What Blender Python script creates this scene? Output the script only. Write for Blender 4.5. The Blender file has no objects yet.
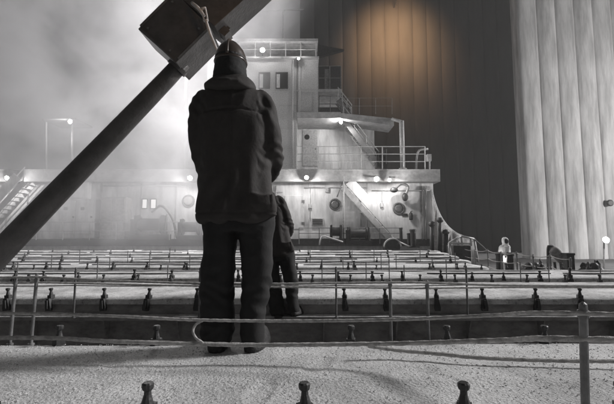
import bpy, bmesh, math, random
from mathutils import Vector, Matrix, noise
R = math.radians
PI = math.pi
rnd = random.Random(7)
S = bpy.context.scene
COL = S.collection

# ------------------------------------------------------------------ camera
CAM_Z = 0.67
F = 380.0
PITCH = math.atan(33 / F)
cd = bpy.data.cameras.new('camera')
cd.sensor_width = 36.0
cd.lens = 36.0 * F / 614.0
cd.clip_start = 0.05
cd.clip_end = 2000
cam = bpy.data.objects.new('camera', cd)
COL.objects.link(cam)
cam.location = (0, 0, CAM_Z)
cam.rotation_euler = (PI / 2 + PITCH, 0, 0)
S.camera = cam

# ------------------------------------------------------------------ night sky, moonlight, exposure
SUN_EL, SUN_AZ = R(29), R(78)          # low from the right, slightly behind
w = bpy.data.worlds.new('World')
S.world = w
w.use_nodes = True
nt = w.node_tree
bg = nt.nodes['Background']
sky = nt.nodes.new('ShaderNodeTexSky')
sky.sky_type = 'NISHITA'
sky.sun_disc = False
sky.sun_elevation = SUN_EL
sky.sun_rotation = SUN_AZ
hs = nt.nodes.new('ShaderNodeHueSaturation')
hs.inputs['Saturation'].default_value = 0.0
nt.links.new(sky.outputs['Color'], hs.inputs['Color'])
nt.links.new(hs.outputs['Color'], bg.inputs['Color'])
bg.inputs['Strength'].default_value = 0.02
sd = bpy.data.lights.new('moonlight', 'SUN')
sd.energy = 3.7
sd.angle = R(9)
sd.color = (1.0, 0.985, 0.985)
so = bpy.data.objects.new('moonlight', sd)
COL.objects.link(so)
so.rotation_euler = Vector((-math.sin(SUN_AZ) * math.cos(SUN_EL), -math.cos(SUN_AZ) * math.cos(SUN_EL),
                            -math.sin(SUN_EL))).to_track_quat('-Z', 'Y').to_euler()
S.view_settings.view_transform = 'Standard'
S.view_settings.look = 'None'
S.view_settings.exposure = 0.0
S.cycles.volume_step_rate = 2.0
S.cycles.volume_max_steps = 128
S.cycles.volume_bounces = 1
S.cycles.max_bounces = 6
S.cycles.use_denoising = True
S.cycles.sample_clamp_indirect = 4.0


# ------------------------------------------------------------------ helpers
def U(x, y, Y):
    """the place at distance Y along the ship that the photograph shows at (x, y)"""
    u = (x - 307) / F
    v = (202 - y) / F
    dy = math.cos(PITCH) - math.sin(PITCH) * v
    dz = math.sin(PITCH) + math.cos(PITCH) * v
    t = Y / dy
    return Vector((u * t, Y, CAM_Z + dz * t))


def mat(name, col, rough=0.7, metal=0.0, var=0.25, scale=6.0, bump=0.0, bscale=40.0, stretch=(1, 1, 1), col2=None,
        detail=6.0):
    m = bpy.data.materials.new(name)
    m.use_nodes = True
    n = m.node_tree
    b = n.nodes['Principled BSDF']
    b.inputs['Roughness'].default_value = rough
    b.inputs['Metallic'].default_value = metal
    tc = n.nodes.new('ShaderNodeTexCoord')
    mp = n.nodes.new('ShaderNodeMapping')
    mp.inputs['Scale'].default_value = stretch
    n.links.new(tc.outputs['Object'], mp.inputs['Vector'])
    nz = n.nodes.new('ShaderNodeTexNoise')
    nz.inputs['Scale'].default_value = scale
    nz.inputs['Detail'].default_value = detail
    nz.inputs['Roughness'].default_value = 0.65
    n.links.new(mp.outputs['Vector'], nz.inputs['Vector'])
    rp = n.nodes.new('ShaderNodeValToRGB')
    if isinstance(col, float):
        col = (col, col, col)
    c2 = col2 if col2 is not None else tuple(c * (1 - var) for c in col)
    if isinstance(c2, float):
        c2 = (c2, c2, c2)
    rp.color_ramp.elements[0].position = 0.32
    rp.color_ramp.elements[0].color = (*c2, 1)
    rp.color_ramp.elements[1].position = 0.62
    rp.color_ramp.elements[1].color = (*col, 1)
    n.links.new(nz.outputs['Fac'], rp.inputs['Fac'])
    n.links.new(rp.outputs['Color'], b.inputs['Base Color'])
    if bump > 0:
        n2 = n.nodes.new('ShaderNodeTexNoise')
        n2.inputs['Scale'].default_value = bscale
        n2.inputs['Detail'].default_value = 4
        n.links.new(mp.outputs['Vector'], n2.inputs['Vector'])
        bp = n.nodes.new('ShaderNodeBump')
        bp.inputs['Strength'].default_value = bump
        bp.inputs['Distance'].default_value = 0.02
        n.links.new(n2.outputs['Fac'], bp.inputs['Height'])
        n.links.new(bp.outputs['Normal'], b.inputs['Normal'])
    return m


def emis(name, col, strength):
    m = bpy.data.materials.new(name)
    m.use_nodes = True
    b = m.node_tree.nodes['Principled BSDF']
    b.inputs['Base Color'].default_value = (0.8, 0.8, 0.8, 1)
    b.inputs['Emission Color'].default_value = (*col, 1)
    b.inputs['Emission Strength'].default_value = strength
    return m


def speckled(name, base, dark, sc, thr=0.5, patch=0.35):
    """grain dust and frost: pale ground with dark specks and soft dirty patches"""
    m = mat(name, base, 0.9, 0, patch, 2.1, 0.45, 70, detail=9)
    n = m.node_tree
    b = n.nodes['Principled BSDF']
    rp = next(x for x in n.nodes if x.type == 'VALTORGB')
    tc = next(x for x in n.nodes if x.type == 'TEX_COORD')
    nz = n.nodes.new('ShaderNodeTexNoise')
    nz.inputs['Scale'].default_value = sc
    nz.inputs['Detail'].default_value = 3
    nz.inputs['Roughness'].default_value = 0.8
    n.links.new(tc.outputs['Object'], nz.inputs['Vector'])
    r2 = n.nodes.new('ShaderNodeValToRGB')
    r2.color_ramp.elements[0].position = thr - 0.1
    r2.color_ramp.elements[0].color = (dark, dark, dark, 1)
    r2.color_ramp.elements[1].position = thr + 0.06
    r2.color_ramp.elements[1].color = (1, 1, 1, 1)
    n.links.new(nz.outputs['Fac'], r2.inputs['Fac'])
    mx = n.nodes.new('ShaderNodeMix')
    mx.data_type = 'RGBA'
    mx.blend_type = 'MULTIPLY'
    mx.inputs['Factor'].default_value = 1
    n.links.new(rp.outputs['Color'], mx.inputs['A'])
    n.links.new(r2.outputs['Color'], mx.inputs['B'])
    n.links.new(mx.outputs['Result'], b.inputs['Base Color'])
    return m


M = dict(
    white=mat('white_paint', 0.76, 0.55, 0, 0.45, 2.2, 0.2, 12, (1, 1, 0.22), detail=10),
    grey=mat('grey_paint', 0.5, 0.65, 0, 0.3, 16, 0.3, 40, col2=0.3),
    slab=mat('pale_deck_edge', 0.45, 0.6, 0, 0.4, 3.0),
    dark=mat('dark_steel', 0.05, 0.55, 0.2, 0.5, 8, 0.2, 60),
    coam=mat('grey_coaming', (0.38, 0.37, 0.365), 0.65, 0, 0.5, 5, 0.3, 40, (1, 1, 2)),
    steel=mat('worn_steel', 0.22, 0.5, 0.3, 0.5, 12, 0.2, 60),
    rail=mat('pale_rail', 0.5, 0.5, 0, 0.4, 9),
    frost=speckled('frosted_cover', 0.78, 0.45, 22, 0.42, 0.6),
    near=speckled('grain_dusted_steel', 0.7, 0.32, 230, 0.45, 0.38),
    grain=mat('grain', 0.7, 0.9, 0, 0.3, 50),
    rope=mat('rope', (0.52, 0.51, 0.5), 0.9, 0, 0.5, 30, 0.4, 200),
    spout=mat('spout_steel', (0.085, 0.08, 0.078), 0.5, 0.2, 0.45, 3.5, 0.35, 25),
    cloth=mat('dark_canvas', (0.03, 0.026, 0.024), 0.8, 0, 0.35, 14, 0.12, 60),
    trous=mat('black_trousers', (0.011, 0.0105, 0.0105), 0.85, 0, 0.35, 18, 0.12, 60),
    skin=mat('skin', (0.42, 0.27, 0.2), 0.55, 0, 0.15, 20),
    eye=mat('eye', 0.05, 0.2),
    glove=mat('glove', (0.03, 0.028, 0.026), 0.8, 0, 0.3, 30, 0.4, 90),
    boot=mat('boot_leather', (0.016, 0.015, 0.015), 0.7, 0, 0.3, 20, 0.4, 60),
    helmet=mat('dark_helmet', (0.05, 0.038, 0.032), 0.28, 0, 0.25, 9),
    wcloth=mat('white_canvas', 0.8, 0.85, 0, 0.2, 9, 0.4, 40),
    conc=mat('concrete', 0.58, 0.85, 0, 0.5, 1.6, 0.5, 6, (1, 1, 0.13), col2=0.27, detail=12),
    quay=mat('quay', 0.14, 0.9, 0, 0.4, 0.8, 0.5, 10),
    glass=mat('dark_glass', 0.012, 0.6, 0, 0.2, 2),
    pane=mat('curtain', 0.55, 0.8, 0, 0.3, 6),
    deck=mat('deck_plate', 0.07, 0.7, 0, 0.5, 4, 0.3, 30),
    tarp=mat('frosted_plate', 0.55, 0.7, 0, 0.75, 2.2, 0.4, 12, (1, 1, 0.35)),
    lens=emis('lit_lens', (1.0, 0.97, 0.92), 25),
    warm=emis('orange_lens', (1.0, 0.5, 0.2), 12),  # lens of the added orange lamps
)


class MB:
    def __init__(self):
        self.b = bmesh.new()

    def box(self, lo, hi, mtx=None):
        vs = []
        for z in (lo[2], hi[2]):
            for x, y in ((lo[0], lo[1]), (hi[0], lo[1]), (hi[0], hi[1]), (lo[0], hi[1])):
                v = Vector((x, y, z))
                if mtx:
                    v = mtx @ v
                vs.append(self.b.verts.new(v))
        for f in ((3, 2, 1, 0), (4, 5, 6, 7), (0, 1, 5, 4), (1, 2, 6, 5), (2, 3, 7, 6), (3, 0, 4, 7)):
            self.b.faces.new([vs[i] for i in f])
        return self

    def tube(self, pts, r, n=8, caps=True, twist=0.0, lobes=0):
        pts = [Vector(p) for p in pts]
        rr = r if isinstance(r, (list, tuple)) else [r] * len(pts)
        prev = None
        up = None
        s = 0
        rings = []
        for i, p in enumerate(pts):
            a = pts[max(i - 1, 0)]
            c = pts[min(i + 1, len(pts) - 1)]
            t = (c - a).normalized()
            if up is None:
                up = Vector((0, 0, 1)) if abs(t.z) < 0.9 else Vector((1, 0, 0))
            sx = t.cross(up).normalized()
            uy = sx.cross(t).normalized()
            up = uy
            if i:
                s += (p - pts[i - 1]).length
            ring = []
            for k in range(n):
                th = 2 * PI * k / n
                q = rr[i] * (1 + (0.12 * math.cos(lobes * th - twist * s) if lobes else 0))
                ring.append(self.b.verts.new(p + sx * math.cos(th) * q + uy * math.sin(th) * q))
            rings.append(ring)
            if prev:
                for k in range(n):
                    self.b.faces.new((prev[k], prev[(k + 1) % n], ring[(k + 1) % n], ring[k]))
            prev = ring
        if caps:
            self.b.faces.new(list(reversed(rings[0])))
            self.b.faces.new(rings[-1])
        return self

    def lathe(self, prof, c=(0, 0, 0), n=14, mtx=None):
        """prof: list of (radius, height)"""
        c = Vector(c)
        prev = None
        first = None
        for (r, z) in prof:
            ring = []
            for k in range(n):
                v = Vector((r * math.cos(2 * PI * k / n), r * math.sin(2 * PI * k / n), z))
                if mtx:
                    v = mtx @ v
                ring.append(self.b.verts.new(v + c))
            if prev:
                for k in range(n):
                    self.b.faces.new((prev[k], prev[(k + 1) % n], ring[(k + 1) % n], ring[k]))
            else:
                first = ring
            prev = ring
        self.b.faces.new(list(reversed(first)))
        self.b.faces.new(prev)
        return self

    def loft(self, rings, n=28, p=2.4):
        """rings: (centre, half x, half y) of super-ellipses stacked along z, or (centre, hx, hy, axis matrix)"""
        prev = None
        first = None
        for rg in rings:
            c, hx, hy = Vector(rg[0]), rg[1], rg[2]
            ring = []
            for k in range(n):
                a = 2 * PI * k / n
                ca, sa = math.cos(a), math.sin(a)
                v = Vector((hx * math.copysign(abs(ca) ** (2 / p), ca), hy * math.copysign(abs(sa) ** (2 / p), sa), 0))
                if len(rg) > 3:
                    v = rg[3] @ v
                ring.append(self.b.verts.new(c + v))
            if prev:
                for k in range(n):
                    self.b.faces.new((prev[k], prev[(k + 1) % n], ring[(k + 1) % n], ring[k]))
            else:
                first = ring
            prev = ring
        self.b.faces.new(list(reversed(first)))
        self.b.faces.new(prev)
        return self

    def ball(self, c, r, seg=16):
        mt = Matrix.Translation(Vector(c)) @ Matrix.Diagonal((*((r, r, r) if isinstance(r, float) else r), 1))
        bmesh.ops.create_uvsphere(self.b, u_segments=seg, v_segments=seg * 2 // 3, radius=1, matrix=mt)
        return self

    def prism(self, poly, d0, d1, axis='y'):
        """poly of (a, b) pushed from d0 to d1 along an axis"""
        def P(a, b, d):
            return Vector((a, d, b)) if axis == 'y' else Vector((d, a, b)) if axis == 'x' else Vector((a, b, d))
        A = [self.b.verts.new(P(a, b, d0)) for a, b in poly]
        B = [self.b.verts.new(P(a, b, d1)) for a, b in poly]
        k = len(poly)
        self.b.faces.new(A)
        self.b.faces.new(list(reversed(B)))
        for i in range(k):
            self.b.faces.new((A[i], B[i], B[(i + 1) % k], A[(i + 1) % k]))
        return self

    def mesh(self, name, m, smooth=False, bevel=0.0):
        bmesh.ops.recalc_face_normals(self.b, faces=self.b.faces)
        if bevel:
            bmesh.ops.bevel(self.b, geom=list(self.b.edges), offset=bevel, segments=2, affect='EDGES', profile=0.6)
        me = bpy.data.meshes.new(name)
        self.b.to_mesh(me)
        self.b.free()
        if smooth:
            for p in me.polygons:
                p.use_smooth = True
        me.materials.append(m)
        return me

    def build(self, name, m, parent=None, smooth=False, bevel=0.0):
        return link(name, self.mesh(name, m, smooth, bevel), parent)


def link(name, me, parent=None, loc=None):
    o = bpy.data.objects.new(name, me)
    COL.objects.link(o)
    if parent is not None:
        o.parent = parent
        if parent.type == 'EMPTY' or loc is None:
            pass
    if loc is not None:
        o.location = loc
    return o


def inv(o):
    """meshes are built in world places: undo the parents' offset"""
    p = o.parent
    off = Vector((0, 0, 0))
    while p is not None:
        off += p.location
        p = p.parent
    o.location = -off
    return o


def tag(o, label=None, cat=None, group=None, kind=None):
    if label:
        o['label'] = label
    if cat:
        o['category'] = cat
    if group:
        o['group'] = group
    if kind:
        o['kind'] = kind
    return o


def thing(name, label, cat, loc=(0, 0, 0), group=None, rz=0):
    o = bpy.data.objects.new(name, None)
    COL.objects.link(o)
    o.empty_display_size = 0.1
    o.location = loc
    o.rotation_euler = (0, 0, rz)
    return tag(o, label, cat, group)


def wpart(mb, name, m, parent, smooth=False, bevel=0.0):
    """a part whose mesh was written in world coordinates"""
    return inv(mb.build(name, m, parent, smooth, bevel))


def copy_tree(o, parent=None):
    c = o.copy()
    COL.objects.link(c)
    c.parent = parent
    for ch in list(o.children):
        copy_tree(ch, c)
    return c


def remeshed(mb, voxel, smooth_it=2, wr=0.0, wscale=8.0, wstretch=(1, 1, 1), seed=0.0, name='part', m=None, extra=None):
    """fuse overlapping closed shapes into one skin, then wrinkle it"""
    bmesh.ops.recalc_face_normals(mb.b, faces=mb.b.faces)
    me = bpy.data.meshes.new('tmp')
    mb.b.to_mesh(me)
    mb.b.free()
    o = bpy.data.objects.new('tmp', me)
    COL.objects.link(o)
    md = o.modifiers.new('r', 'REMESH')
    md.mode = 'VOXEL'
    md.voxel_size = voxel
    if smooth_it:
        sm = o.modifiers.new('s', 'SMOOTH')
        sm.factor = 0.5
        sm.iterations = smooth_it
    dg = bpy.context.evaluated_depsgraph_get()
    out = bpy.data.meshes.new_from_object(o.evaluated_get(dg))
    bpy.data.objects.remove(o)
    bpy.data.meshes.remove(me)
    if wr:
        nr = [v.normal.copy() for v in out.vertices]
        for v, nn in zip(out.vertices, nr):
            q = Vector((v.co.x * wstretch[0], v.co.y * wstretch[1], v.co.z * wstretch[2])) * wscale + Vector((seed, seed * 2, 0))
            a = 1 - abs(noise.noise(q)) * 2
            b = noise.noise(q * 2.1) * .6
            ex = extra(v.co, nn) if extra else 0
            v.co += nn * (wr * (0.7 * a + 0.5 * b - 0.2) + ex)
    out.name = name
    out.materials.clear()
    out.materials.append(m)
    for p in out.polygons:
        p.use_smooth = True
    return out


def curve_pts(pts, per=0.02, sag=0.0):
    """Catmull-Rom through pts, even steps"""
    P = [Vector(p) for p in pts]
    P = [P[0] * 2 - P[1]] + P + [P[-1] * 2 - P[-2]]
    out = []
    for i in range(1, len(P) - 2):
        a, b, c, d = P[i - 1:i + 3]
        n = max(2, int((c - b).length / per))
        for k in range(n):
            t = k / n
            v = 0.5 * ((2 * b) + (c - a) * t + (2 * a - 5 * b + 4 * c - d) * t * t + (3 * b - a - 3 * c + d) * t ** 3)
            v.z -= sag * 4 * t * (1 - t)
            out.append(v)
    out.append(P[-2])
    return out


def aim(o, target):
    o.rotation_euler = (Vector(target) - o.location).to_track_quat('-Z', 'Y').to_euler()


def lamp(name, label, loc, power, group, kind='POINT', target=None, cone=120, blend=0.5, size=0.06, color=(1, 0.975, 0.965),
         lens=None, lens_r=0.11, face=(0, -1, 0), mount=None, cat='lamp'):
    """a work lamp: bowl-shaped housing, bright lens and its light; face = the way the lens looks"""
    loc = Vector(loc)
    t = thing(name, label, cat, loc, group)
    q = Vector(face).to_track_quat('Z', 'Y').to_matrix()
    r = lens_r
    MB().lathe([(r * .35, -1.3 * r), (r * .6, -1.2 * r), (r * .95, -.5 * r), (r * 1.12, -.05 * r), (r * 1.12, .05 * r), (r * 1.0, .0)],
               mtx=q).build('housing', M['steel'], t, True)
    MB().lathe([(r * .97, .02 * r), (r * .8, .22 * r), (r * .4, .36 * r), (r * .05, .4 * r)], mtx=q).build('lens', lens or M['lens'], t, True)
    if mount:
        mb = MB()
        mb.tube([q @ Vector((0, 0, -1.2 * r)), Vector(mount) - loc], 0.25 * r, 6)
        mb.build('bracket', M['steel'], t)
    ld = bpy.data.lights.new(name + '_light', kind)
    ld.energy = power
    ld.color = color
    ld.shadow_soft_size = size
    if kind == 'SPOT':
        ld.spot_size = R(cone)
        ld.spot_blend = blend
    lo = bpy.data.objects.new('light', ld)
    COL.objects.link(lo)
    lo.parent = t
    lo.location = Vector(face).normalized() * (0.5 * r + 0.05)
    if target is not None:
        lo.rotation_euler = (Vector(target) - loc - lo.location).to_track_quat('-Z', 'Y').to_euler()
    return t


# ------------------------------------------------------------------ the setting
DECK_Z = -0.9
QUAY_Z = -1.35
SIDE_X = 8.4
g = MB()
g.box((-900, -300, QUAY_Z - 0.5), (900, 1500, QUAY_Z))
tag(g.build('quay', M['quay']), kind='structure')
d = MB()
d.box((-22, -6, QUAY_Z - 0.2), (SIDE_X, 60, DECK_Z))
tag(d.build('deck', M['deck']), kind='structure')

# ------------------------------------------------------------------ hatch covers
def clamp_mesh(h=0.105, hang=0.0):
    m = MB()
    s = h / 0.105
    m.box((-.024 * s, -.024 * s, -.004), (.024 * s, .024 * s, .034 * s))
    m.lathe([(.021 * s, .034 * s), (.017 * s, .05 * s), (.0125 * s, .066 * s), (.012 * s, .078 * s), (.018 * s, .083 * s),
             (.0205 * s, .09 * s), (.0205 * s, .101 * s), (.016 * s, .106 * s)], n=10)
    if hang:
        m.prism([(-.02 * s, .0), (.02 * s, .0), (.034 * s, -hang * .75), (.03 * s, -hang), (-.03 * s, -hang), (-.034 * s, -hang * .75)],
                -.045 * s, -.012 * s)
        m.box((-.013 * s, -.062 * s, -hang * .8), (.013 * s, -.046 * s, -.02))
    return m.mesh('clamp', M['dark'], False)


CLAMP_S = clamp_mesh(0.115)
CLAMP_L = clamp_mesh(0.125, 0.15)
CLAMP_F = clamp_mesh(0.14, 0.06)


def hatch(idx, x0, x1, y0, y1, z, label, cm, pitch, off, ledge=False):
    t = thing('hatch_cover', label, 'hatch cover', ((x0 + x1) / 2, (y0 + y1) / 2, DECK_Z), 'hatch covers across the deck')
    c = MB()
    c.box((x0 + .05, y0 + .05, DECK_Z), (x1 - .05, y1 - .05, z - .075))
    if ledge:
        c.box((x0, y0 - .12, -.37), (x1, y0 + .05, -.33))
    else:
        c.box((x0, y0 - .02, z - .32), (x1, y0 + .05, z - .29))
    wpart(c, 'coaming', M['coam'], t)
    if ledge:
        for k in range(int((x1 - x0) / .9)):
            s = MB()
            X = x0 + .3 + .9 * k
            s.prism([(y0 - .1, -.371), (y0 + .05, -.371), (y0 + .05, -.75)], X, X + .015, 'x')
            wpart(s, 'stiffener', M['coam'], t)
        s = MB()
        s.box((x0, y0 - .125, -.329), (x1, y0 + .04, -.322))
        wpart(s, 'frost_strip', M['frost'], t)
    # top plate with soft unevenness
    b = MB()
    nx = int((x1 - x0) / 0.16)
    ny = 9
    grid = []
    for j in range(ny + 1):
        row = []
        for i in range(nx + 1):
            X = x0 + (x1 - x0) * i / nx
            Y = y0 + (y1 - y0) * j / ny
            e = min(j, ny - j)
            dz = 0.012 * noise.noise(Vector((X * 1.7, Y * 2.3, idx))) + (0.016 if e > 0 else 0)
            row.append(b.b.verts.new((X, Y, z + dz - .012)))
        grid.append(row)
    for j in range(ny):
        for i in range(nx):
            b.b.faces.new((grid[j][i], grid[j][i + 1], grid[j + 1][i + 1], grid[j + 1][i]))
    ed = [e for e in b.b.edges if e.is_boundary]
    r = bmesh.ops.extrude_edge_only(b.b, edges=ed)
    for v in r['geom']:
        if isinstance(v, bmesh.types.BMVert):
            v.co.z = z - .075
    wpart(b, 'cover_plate', M['frost'], t, True)
    base = Vector(t.location)
    # joint bars and battens across the cover
    for f, hh in ((.36, .03), (.7, .022)):
        yb = y0 + (y1 - y0) * f
        X = x0 + rnd.uniform(0, 1)
        while X < x1 - 1 and idx:
            e = min(x1 - .1, X + rnd.uniform(2.2, 6))
            jb = MB()
            jb.box((X, yb, z), (e, yb + .05, z + hh))
            wpart(jb, 'joint_bar', M['dark'] if rnd.random() < .7 else M['steel'], t)
            X = e + rnd.uniform(.15, 1.8)
    for (yy, o2) in ((y0 + .02, off), (y1 - .04, off + .3))[:2 if idx < 2 else 1]:
        X = x0 + .1 + o2 % pitch
        while X < x1 - .05:
            if idx > 0 and rnd.random() < .14:
                X += pitch * rnd.uniform(.7, 1.2)
                continue
            o = link('clamp', cm, t, Vector((X + rnd.uniform(-.06, .06), yy, z - .002)) - base)
            o.rotation_euler = (0, rnd.uniform(-.12, .12), rnd.uniform(-.3, .3))
            k_ = rnd.uniform(.75, 1.15) if idx else 1
            o.scale = (k_, k_, k_ * rnd.uniform(.85, 1.2) if idx else 1)
            if yy > (y0 + y1) / 2:
                o.rotation_euler.z += PI
            X += pitch
    return t


NAMES = ['second', 'third', 'fourth', 'fifth', 'sixth', 'seventh', 'eighth', 'ninth']
HY = [(4.85, 6.55)] + [(7.1 + 2.3 * i, 8.85 + 2.3 * i) for i in range(6)]
for i, (a, b_) in enumerate(HY):
    lab = NAMES[i] + ' pale frosted hatch cover counted from the camera along the deck'
    if i == 0:
        lab = 'pale frosted hatch cover with dark coaming and snowy ledge right behind the main worker'
    if i == len(HY) - 1:
        lab = 'most distant thin frosted hatch cover just before the deckhouse'
    hatch(i, -19.0, (9.0, 6.9, 4.45, 5.0, 5.55, 6.05, 6.5)[i], a, b_, -.12, lab, CLAMP_L if i == 0 else CLAMP_F, (.6, .62, .85, 1.1, 1.4, 1.7, 2.0)[i],
          (.12 + .37 * i), ledge=(i == 0))

# the near hatch cover that the worker stands on
NH = thing('hatch_cover', 'near hatch cover thick with speckled grain dust under the main worker', 'hatch cover', (0, 1, DECK_Z),
           'hatch covers across the deck')
c = MB()
c.box((-8, -2, DECK_Z), (8, 2.40, -.06))
wpart(c, 'coaming', M['coam'], NH)
b = MB()
nx, ny = 420, 190
X0, X1, Y0, Y1 = -3.4, 3.4, .9, 2.45
FEET = [(.05, 2.0, -.5), (.52, 1.9, -1.0), (-1.05, 2.1, .6), (-.2, 1.7, -.2)]
grid = []
for j in range(ny + 1):
    row = []
    for i in range(nx + 1):
        X = X0 + (X1 - X0) * i / nx
        Y = Y0 + (Y1 - Y0) * j / ny
        q = Vector((X, Y, 0))
        ridge = 1.80 + 0.03 * noise.noise(Vector((X * 2.2, 3, 0))) - 0.02 * X
        drift = 1 / (1 + math.exp(-(Y - ridge) * 60)) * (1 / (1 + math.exp(-(X + .35) * 5))) * .012
        dz = .004 * noise.noise(q * 1.6) + .0025 * noise.noise(q * 9) + .0014 * noise.noise(q * 31) + .0014 * noise.noise(q * 75) + drift
        for fx, fy, fa in FEET:
            dx_, dy_ = X - fx, Y - fy
            if abs(dx_) < .2 and abs(dy_) < .2:
                lx = dx_ * math.cos(fa) + dy_ * math.sin(fa)
                ly = -dx_ * math.sin(fa) + dy_ * math.cos(fa)
                e = (lx / .052) ** 2 + (ly / (.14 if ly > -.02 else .12)) ** 2
                dz += -.007 / (1 + e ** 4) + .002 * math.exp(-((e - 1.5) / .5) ** 2)
        if Y > 2.38:
            dz -= (Y - 2.38) * .25
        row.append(b.b.verts.new((X, Y, dz - .004)))
    grid.append(row)
for j in range(ny):
    for i in range(nx):
        b.b.faces.new((grid[j][i], grid[j][i + 1], grid[j + 1][i + 1], grid[j + 1][i]))
wpart(b, 'cover_plate', M['near'], NH, True)
CRUST = None
b = MB()
b.box((-8, -2, -.06), (8, .9, -.012))
b.box((-8, .9, -.06), (-3.4, 2.45, -.006))
b.box((3.4, .9, -.06), (8, 2.45, -.006))
b.box((-3.4, .9, -.06), (3.4, 2.44, -.03))
wpart(b, 'cover_edge', M['near'], NH)
base = Vector(NH.location)
for k in range(-6, 7):
    for yy, x0 in ((1.50, -.005), (2.41, .27)):
        p = Vector((x0 + k * (.6 if yy < 2 else .6), yy, -.004))
        o = link('clamp', CLAMP_S, NH, p - base)
        o.rotation_euler = (rnd.uniform(-.05, .05), rnd.uniform(-.05, .05), rnd.uniform(0, 3))
# loose grains
gm = MB()
for k in range(6500):
    X = rnd.uniform(-2.2, 2.2)
    Y = 1.15 + 1.25 * rnd.random() ** 1.2
    if abs(X) > Y * .92:
        continue
    s = rnd.uniform(.0014, .0038)
    z = .0 + .004 * noise.noise(Vector((X, Y, 0)) * 1.6)
    if Y > 1.8 - .02 * X and X > -.3:
        z += .010
    a = rnd.uniform(0, PI)
    ca, sa = math.cos(a) * s * 1.5, math.sin(a) * s * 1.5
    v = [gm.b.verts.new(p) for p in ((X + ca, Y + sa, z), (X - sa * .6, Y + ca * .6, z), (X - ca, Y - sa, z), (X + sa * .6, Y - ca * .6, z),
                                     (X, Y, z + s), (X, Y, z - s))]
    for i in range(4):
        gm.b.faces.new((v[i], v[(i + 1) % 4], v[4]))
        gm.b.faces.new((v[(i + 1) % 4], v[i], v[5]))
tag(gm.build('spilled_grain', M['grain']), 'loose grain scattered over the near hatch cover', 'grain', kind='stuff')

# ------------------------------------------------------------------ rope fences
ROPE_TW = 2 * PI / .075


def rope_mesh(pts, r, per=.005, sag=0.0, mm=None):
    m = MB()
    m.tube(curve_pts(pts, per, sag), r, 12, True, ROPE_TW * .011 / r, 3)
    return m


def stanchion(t, base, top, r, eye=True, name='stanchion'):
    base, top = Vector(base), Vector(top)
    m = MB()
    ax = (top - base).normalized()
    m.tube([base, base + ax * .012, base + ax * .013, top - ax * .01, top, top + ax * r * .5], [r * 1.9, r * 1.9, r, r, r * .9, r * .3], 12)
    for f in (.92,):
        p = base.lerp(top, f)
        m.tube([p - ax * r * .9, p + ax * r * .9], r * 1.35, 12)
    return wpart(m, name, M['steel'], t, False)


# near fence on the camera's side of the worker
P1b, P1t = Vector((U(583, 380, 1.38).x, 1.38, 0)), U(583, 304, 1.38)
NF = thing('rope_fence', 'near rope fence passing in front of the boots, tied to the thick post', 'rope fence', (P1b.x, P1b.y, 0), 'rope fences on deck')
stanchion(NF, P1b, P1t, .0138)
L2 = Vector((-3.6, 2.2, 0))
L2b = L2 + Vector((0, 0, .24))
stanchion(NF, L2, L2b, .015)
up = [L2b + Vector((0, -.01, -.02)), U(0, 313.5, 2.1), U(110, 316, 2.05), U(198, 320, 2.02), U(300, 321, 2.0), U(400, 319.5, 1.9), U(490, 315.5, 1.7),
      P1t - Vector((0, .018, .03)), Vector((2.2, 1.05, P1t.z - .02))]
wpart(rope_mesh(up, .0078), 'rope', M['rope'], NF, True)
lo_ = [L2 + Vector((0, -.01, .05)), U(0, 338, 2.1), U(110, 341.5, 2.07), U(200, 344, 2.05), U(270, 345, 2.05), U(400, 343.5, 1.95), U(500, 340.5, 1.7),
       U(583, 337, 1.40) - Vector((0, .03, 0)), Vector((2.2, 1.1, U(583, 337, 1.4).z + .03))]
wpart(rope_mesh(lo_, .0108), 'rope', M['rope'], NF, True)

# loose rope lying over the cover
pl = [U(368, 346, 2.1), U(400, 350.5, 2.1), U(440, 354, 2.06), U(475, 357.5, 2.02), U(530, 360, 1.99), U(575, 361, 1.97), U(640, 361.5, 1.95), U(720, 363, 1.93)]
for p in pl:
    p.z = max(p.z, .016) if p.z < .05 else p.z
LR = rope_mesh(pl, .0098).build('rope', M['rope'], None, True)
tag(LR, 'slack dark rope lying in the dust between the lower fence rope and thick post', 'rope')
# loop by the left boot
lp = [U(203, 343, 2.04), U(196, 338, 2.06), U(193, 331, 2.08), U(196, 324.5, 2.08), U(202, 321, 2.05)]
tag(rope_mesh(lp, .0065).build('rope', M['rope'], None, True), 'short pale rope loop joining two fence ropes beside the left boot', 'rope')

# fence along the far edge of the near cover
FF = thing('rope_fence', 'low stanchion fence along the far edge of the near hatch cover, behind the worker', 'rope fence', (0, 2.56, -.05), 'rope fences on deck')
tops = [(-10, 279), (16, 277.5), (37, 274.5), (390, 280), (427, 281), (640, 284)]
tp = []
for x, y in tops:
    T = U(x, y, 2.56)
    B = Vector((T.x + (-.012 if x < 300 else .0), 2.56, -.05))
    if 0 < x < 614:
        stanchion(FF, B, T, .0105)
    tp.append(T)
for (da, db, yy, r) in ((0, 3.5, 2.552, .0075), (5.5, 6.5, 2.568, .006)):
    pts = [U(-160, 277 + da, yy), U(16, 277.5 + da, yy), U(37, 277 + da, yy), U(120, 281 + da * .6, yy), U(240, 284 + da * .5, yy), U(390, 282.5 + da, yy), U(427, 282.8 + da, yy),
           U(520, 283.5 + db * .6, yy), U(700, 285 + db * .4, yy)]
    wpart(rope_mesh(pts, r, .008), 'rope', M['rope'], FF, True)
pts = [U(-160, 316, 2.57), U(37, 315, 2.57), U(180, 318, 2.57), U(390, 319, 2.57), U(427, 319, 2.57), U(700, 318, 2.57)]

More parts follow.
